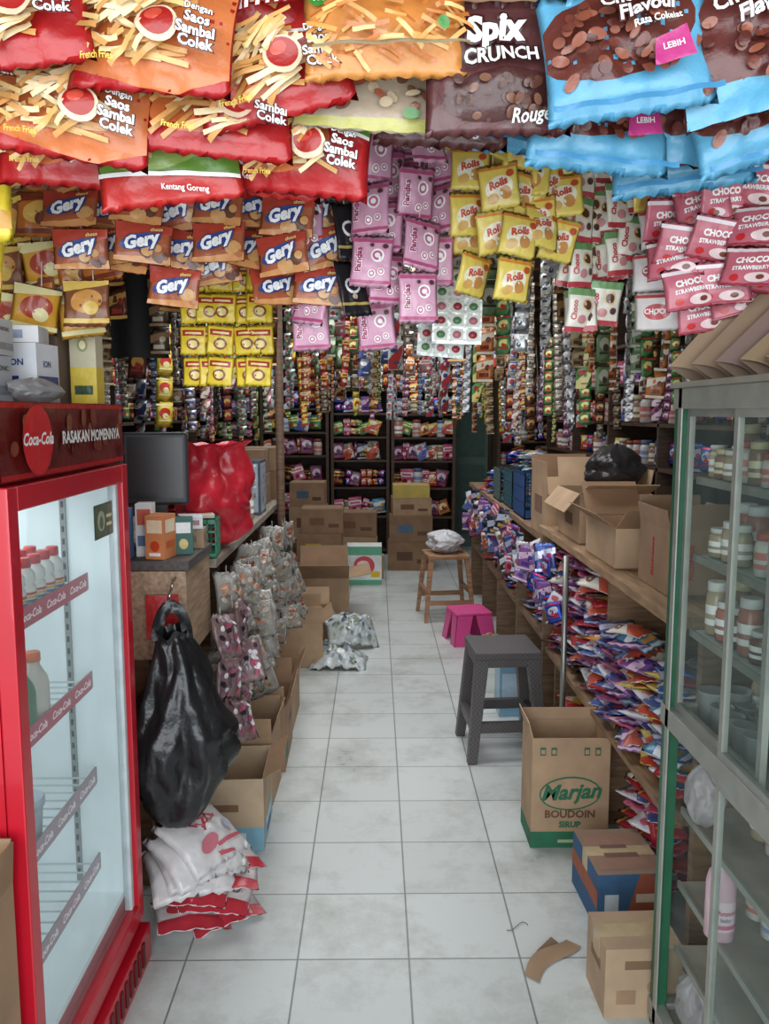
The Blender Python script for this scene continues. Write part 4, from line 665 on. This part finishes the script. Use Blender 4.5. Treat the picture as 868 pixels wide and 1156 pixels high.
for x,n,zt,yy in ((-.15,3,2.12,1.80),(-.12,4,2.08,1.84),(-.005,4,2.15,1.76),(.025,4,2.12,1.80),(.095,4,2.08,1.78),(.13,3,2.06,1.83),(-.145,4,2.03,1.88),(.0,4,2.03,1.86),(.065,3,2.12,1.87)):
    strip('pink_candy_strip',me_pink,n,.105,(x,yy,zt),R.uniform(-.25,.25),'hanging strip of pink cookie sachets','sachet strip','pink sachet strips')
strip('black_candy_strip',[me_black],4,.118,(-.068,1.80,2.14),.1,'hanging strip of black foil sachets','sachet strip','black sachet strips'); strip('black_candy_strip',[me_black],3,.118,(-.055,1.88,2.13),-.1,'hanging strip of black foil sachets','sachet strip','black sachet strips')
for x,n,zt in ((.19,3,2.10),(.225,4,2.07),(.28,3,2.08),(.31,4,2.05),(.365,3,2.07),(.40,3,2.05),(.25,3,2.06),(.56,2,2.06),(.34,3,2.09)):
    strip('yellow_candy_strip',me_yell,n,.086,(x,1.78+R.uniform(-.02,.07),zt),R.uniform(-.35,.35),'hanging strip of yellow biscuit roll sachets','sachet strip','yellow sachet strips',tilt=.2)
for x,n in ((.45,4),(.485,4),(.53,3),(.47,4),(.57,3),(.60,3),(.51,4)):
    strip('cookie_strip',me_choc2,n,.096,(x,1.80+R.uniform(-.02,.09),2.07+R.uniform(-.04,.03)),R.uniform(-.3,.25),'hanging strip of white and green cookie sachets','sachet strip','white and green sachet strips')
for x,n,zt,yy in ((.60,3,1.98,1.72),(.645,4,2.0,1.68),(.70,4,2.01,1.66),(.76,4,2.03,1.64),(.68,4,1.96,1.74),(.74,4,1.99,1.72),(.82,4,2.03,1.68),(.64,3,2.04,1.76)):
    strip('strawberry_strip',me_straw,n,.08,(x,yy,zt),-.25+R.uniform(-.25,.25),'hanging strip of pink strawberry sachets','sachet strip','strawberry sachet strips',tilt=.26,jit=.014)
strip('strawberry_strip',[me_wht],4,.084,(.61,1.80,1.98),-.1,'hanging strip of white and red sachets','sachet strip','strawberry sachet strips')
mb=MB(); mb.box((-.065,-.002,-.19),(.065,.0,0),foil((.80,.82,.80)))
for j in range(5):
    for i in range(3):
        c=film([(.70,.2,.25),(.35,.55,.35),(.8,.45,.5)][(i+j)%3]); x=-.042+i*.042; z=-.022-j*.036
        mb.box((x-.017,-.003,z-.015),(x+.017,-.002,z+.015),film((.85,.87,.84)))
        mb.grid(lambda u,v:(x+.012*math.sin(v*pi/2)*math.cos(2*pi*u),-.003-.008*math.cos(v*pi/2),z+.010*math.sin(v*pi/2)*math.sin(2*pi*u)),10,4,c,True)
mb.box((-.0008,0,-.05),(.0008,.001,.42),M('cord',(.8,.78,.72),.7))
cardm=mb.build('blister_card')
for x,y,z in ((.215,2.16,1.83),(.185,2.22,1.80)): add('blister_card',cardm,(x,y,z),(0,R.uniform(-.08,.08),R.uniform(-.2,.2)),'silver blister card of red and green sweets hanging on a cord','blister card','hanging blister cards')
DES=[((.90,.78,.2),(.78,.18,.12),(.92,.88,.6)),((.70,.17,.14),(.9,.82,.35),(.9,.9,.85)),((.78,.80,.80),(.35,.5,.38),(.7,.22,.22)),((.27,.50,.27),(.9,.86,.5),(.75,.2,.16)),((.44,.30,.21),(.78,.6,.4),(.25,.13,.09)),((.80,.46,.2),(.9,.86,.78),(.5,.17,.12)),((.25,.38,.58),(.85,.85,.9),(.76,.66,.25)),((.58,.3,.46),(.9,.8,.85),(.35,.17,.3)),((.32,.25,.2),(.55,.42,.3),(.7,.66,.56)),((.82,.81,.76),(.52,.3,.22),(.32,.37,.5)),((.76,.37,.45),(.9,.86,.8),(.4,.56,.32)),((.24,.25,.28),(.64,.64,.66),(.56,.22,.22)),((.42,.55,.38),(.8,.8,.72),(.3,.22,.17)),((.56,.46,.32),(.75,.66,.5),(.33,.22,.14)),((.72,.73,.74),(.8,.8,.8),(.3,.32,.35)),((.84,.85,.84),(.75,.2,.2),(.2,.3,.55)),((.38,.17,.14),(.85,.65,.3),(.7,.2,.15)),((.66,.64,.6),(.4,.3,.22),(.8,.78,.7)),((.15,.40,.22),(.85,.8,.3),(.8,.8,.8)),((.54,.54,.57),(.25,.3,.5),(.85,.85,.87))]
NM=['yellow and red','red and yellow','silver and green','green','brown coffee','orange','blue','purple','dark brown','cream','pink','black and silver','pale green','tan','silver','white and red','maroon','grey brown','dark green','grey and blue']
ST=[]
for i,(b0,c1,c2) in enumerate(DES):
    for var in range(2):
        rr=random.Random(i*7+var); w=rr.uniform(.034,.05) if (i%4==2 or (var and i%2)) else rr.uniform(.055,.08); h=w*rr.uniform(1.0,1.6); n=int(rr.uniform(.4,.62)/h)
        if w>.07: n=min(n,7)
        mb=MB(); mb.box((-.001,.004,-.02),(.001,.006,.3),M('cord',(.8,.78,.72),.7))
        for k in range(n):
            add_pack(mb,w,h,.013,b0,pdesign(i+var,b0,c1,c2),i*10+k,4,4,-h/2-k*(h*1.01),crease=2.2,mf=foil if i in (2,14,11,19,4,17) else film)
        ST.append((mb.build('sachet_strip'),n*h*1.01,NM[i],i))
def byd(p): return [s for s in ST if s[3] in p]
rows=[(2.27,.095,(1.62,1.84)),(2.67,.10,(1.58,1.80)),(3.07,.10,(1.54,1.76)),(3.52,.11,(1.50,1.74)),(4.02,.12,(1.5,1.72)),(4.52,.125,(1.46,1.70)),(5.12,.135,(1.44,1.66)),(5.72,.14,(1.40,1.64)),(6.42,.15,(1.34,1.6)),(7.12,.16,(1.34,1.58)),(7.82,.17,(1.38,1.62))]
for y,sp,(za,zb) in rows:
    xl=max(-1.5,-.50*y-.1); xr=min(1.5,.46*y+.1); x=xl
    while x<xr:
        u=x/y
        if y<3 and u<-.1: pal=byd([0,1,4,5,13,8,16])
        elif y<3.2 and u<.08: pal=byd([2,14,1,4,10,15,17])
        elif y<3.6 and u>.08: pal=byd([2,3,4,9,3,13,5,12,18,14,17])
        else: pal=ST
        me,Ln,nm,_=R.choice(pal); bot=R.uniform(za,zb)-(.14 if abs(x)>.7 else 0)+(.06 if abs(x)<.3 and y>4 else 0)
        add('sachet_strip',me,(x,y+R.uniform(-.09,.09),bot+Ln),(R.uniform(-.04,.04),R.uniform(-.07,.07),R.uniform(-.9,.9)),'hanging strip of small '+nm+' sachets','sachet strip','hanging sachet strips deeper in the shop')
        x+=sp*R.uniform(.6,1.3)
YS=sach('bright_yellow_sachet',.07,.075,(.93,.80,.16),[('r',-.8,.3,.8,.7,(.72,.16,.12)),('r',-.6,.42,.6,.56,(.95,.9,.6)),('e',0,-.25,.5,.4,0,(.55,.25,.12)),('e',0,-.25,.35,.26,0,(.95,.85,.5))],81)
for k in range(5):
    strip('yellow_sachet_strip',[YS],5,.077,(-.47+k*.072*.62+0,2.12+.01*(k%2),1.92),R.uniform(-.1,.1),'hanging strip of bright yellow sachets','sachet strip','bright yellow sachet strips',tilt=.06,jit=.003,twist=.2,cord=.33)
mb=MB(); mb.grid(lambda u,v:((u-.5)*(.2-.03*v),.02*math.sin(u*9)*(1-.3*v),-.26+v*.26),18,8,M('black_cloth',(.08,.08,.09),.8)); mb.tube([(-.07,0,0),(0,0,.12),(.07,0,0)],.004,M('black_cloth',(.08,.08,.09),.8)); add('cloth_bag',mb.build('cloth_bag'),(-.70,2.40,1.88),label='black cloth bag hanging above the counter',cat='bag')
# ------------------------------------------------------------------ lights
for y,e in ((3.3,38),(5.4,30),(7.4,17)):  # unseen ceiling lamps added to brighten the back of the shop
    mb=MB(); mb.rod((-.55,0,-.03),(.55,0,-.03),.013,.013,M('added_tube_glow',(.95,.97,1),.4,0,.01,3,0,0,(1,1,1),2.0),10); mb.box((-.6,-.03,-.01),(.6,.03,.03),plast((.9,.9,.9))); add('added_tube_lamp',mb.build('added_tube_lamp'),(0,y,ZC-.035),label='tube lamp added under the ceiling to brighten the back',cat='lamp',group='added ceiling fill lamps')
    l=bpy.data.lights.new('aisle_fill_light','AREA'); l.shape='RECTANGLE'; l.size=1.6; l.size_y=.8; l.energy=e; l.color=(.95,.98,1); lo=bpy.data.objects.new('aisle_fill_light',l); C.objects.link(lo); lo.location=(0,y,ZC-.15)
l=bpy.data.lights.new('daylight','AREA'); l.shape='RECTANGLE'; l.size=3.8; l.size_y=2.4; l.energy=122; l.color=(.92,.97,1); lo=bpy.data.objects.new('daylight',l); C.objects.link(lo); lo.location=(0,-1.4,1.6); lo.rotation_euler=(pi/2,0,0)
l=bpy.data.lights.new('fridge_fill_light','AREA'); l.shape='RECTANGLE'; l.size=.3; l.size_y=.4; l.energy=1.6; l.color=(.95,.98,1); lo=bpy.data.objects.new('fridge_fill_light',l); C.objects.link(lo); lo.location=(-.95,1.72,1.288)  # fill light added inside the fridge to brighten the shelf strips
w=bpy.data.worlds.new('world'); sc.world=w; w.use_nodes=True; w.node_tree.nodes['Background'].inputs[0].default_value=(.82,.92,1,1); w.node_tree.nodes['Background'].inputs[1].default_value=1.0
cam=bpy.data.cameras.new('camera'); co=bpy.data.objects.new('camera',cam); C.objects.link(co); co.location=(0,0,1.462); co.rotation_euler=(math.radians(90-6.96),0,math.radians(-.62)); cam.sensor_fit='VERTICAL'; cam.sensor_height=36; cam.sensor_width=27; cam.lens=918/1156*36; sc.camera=co
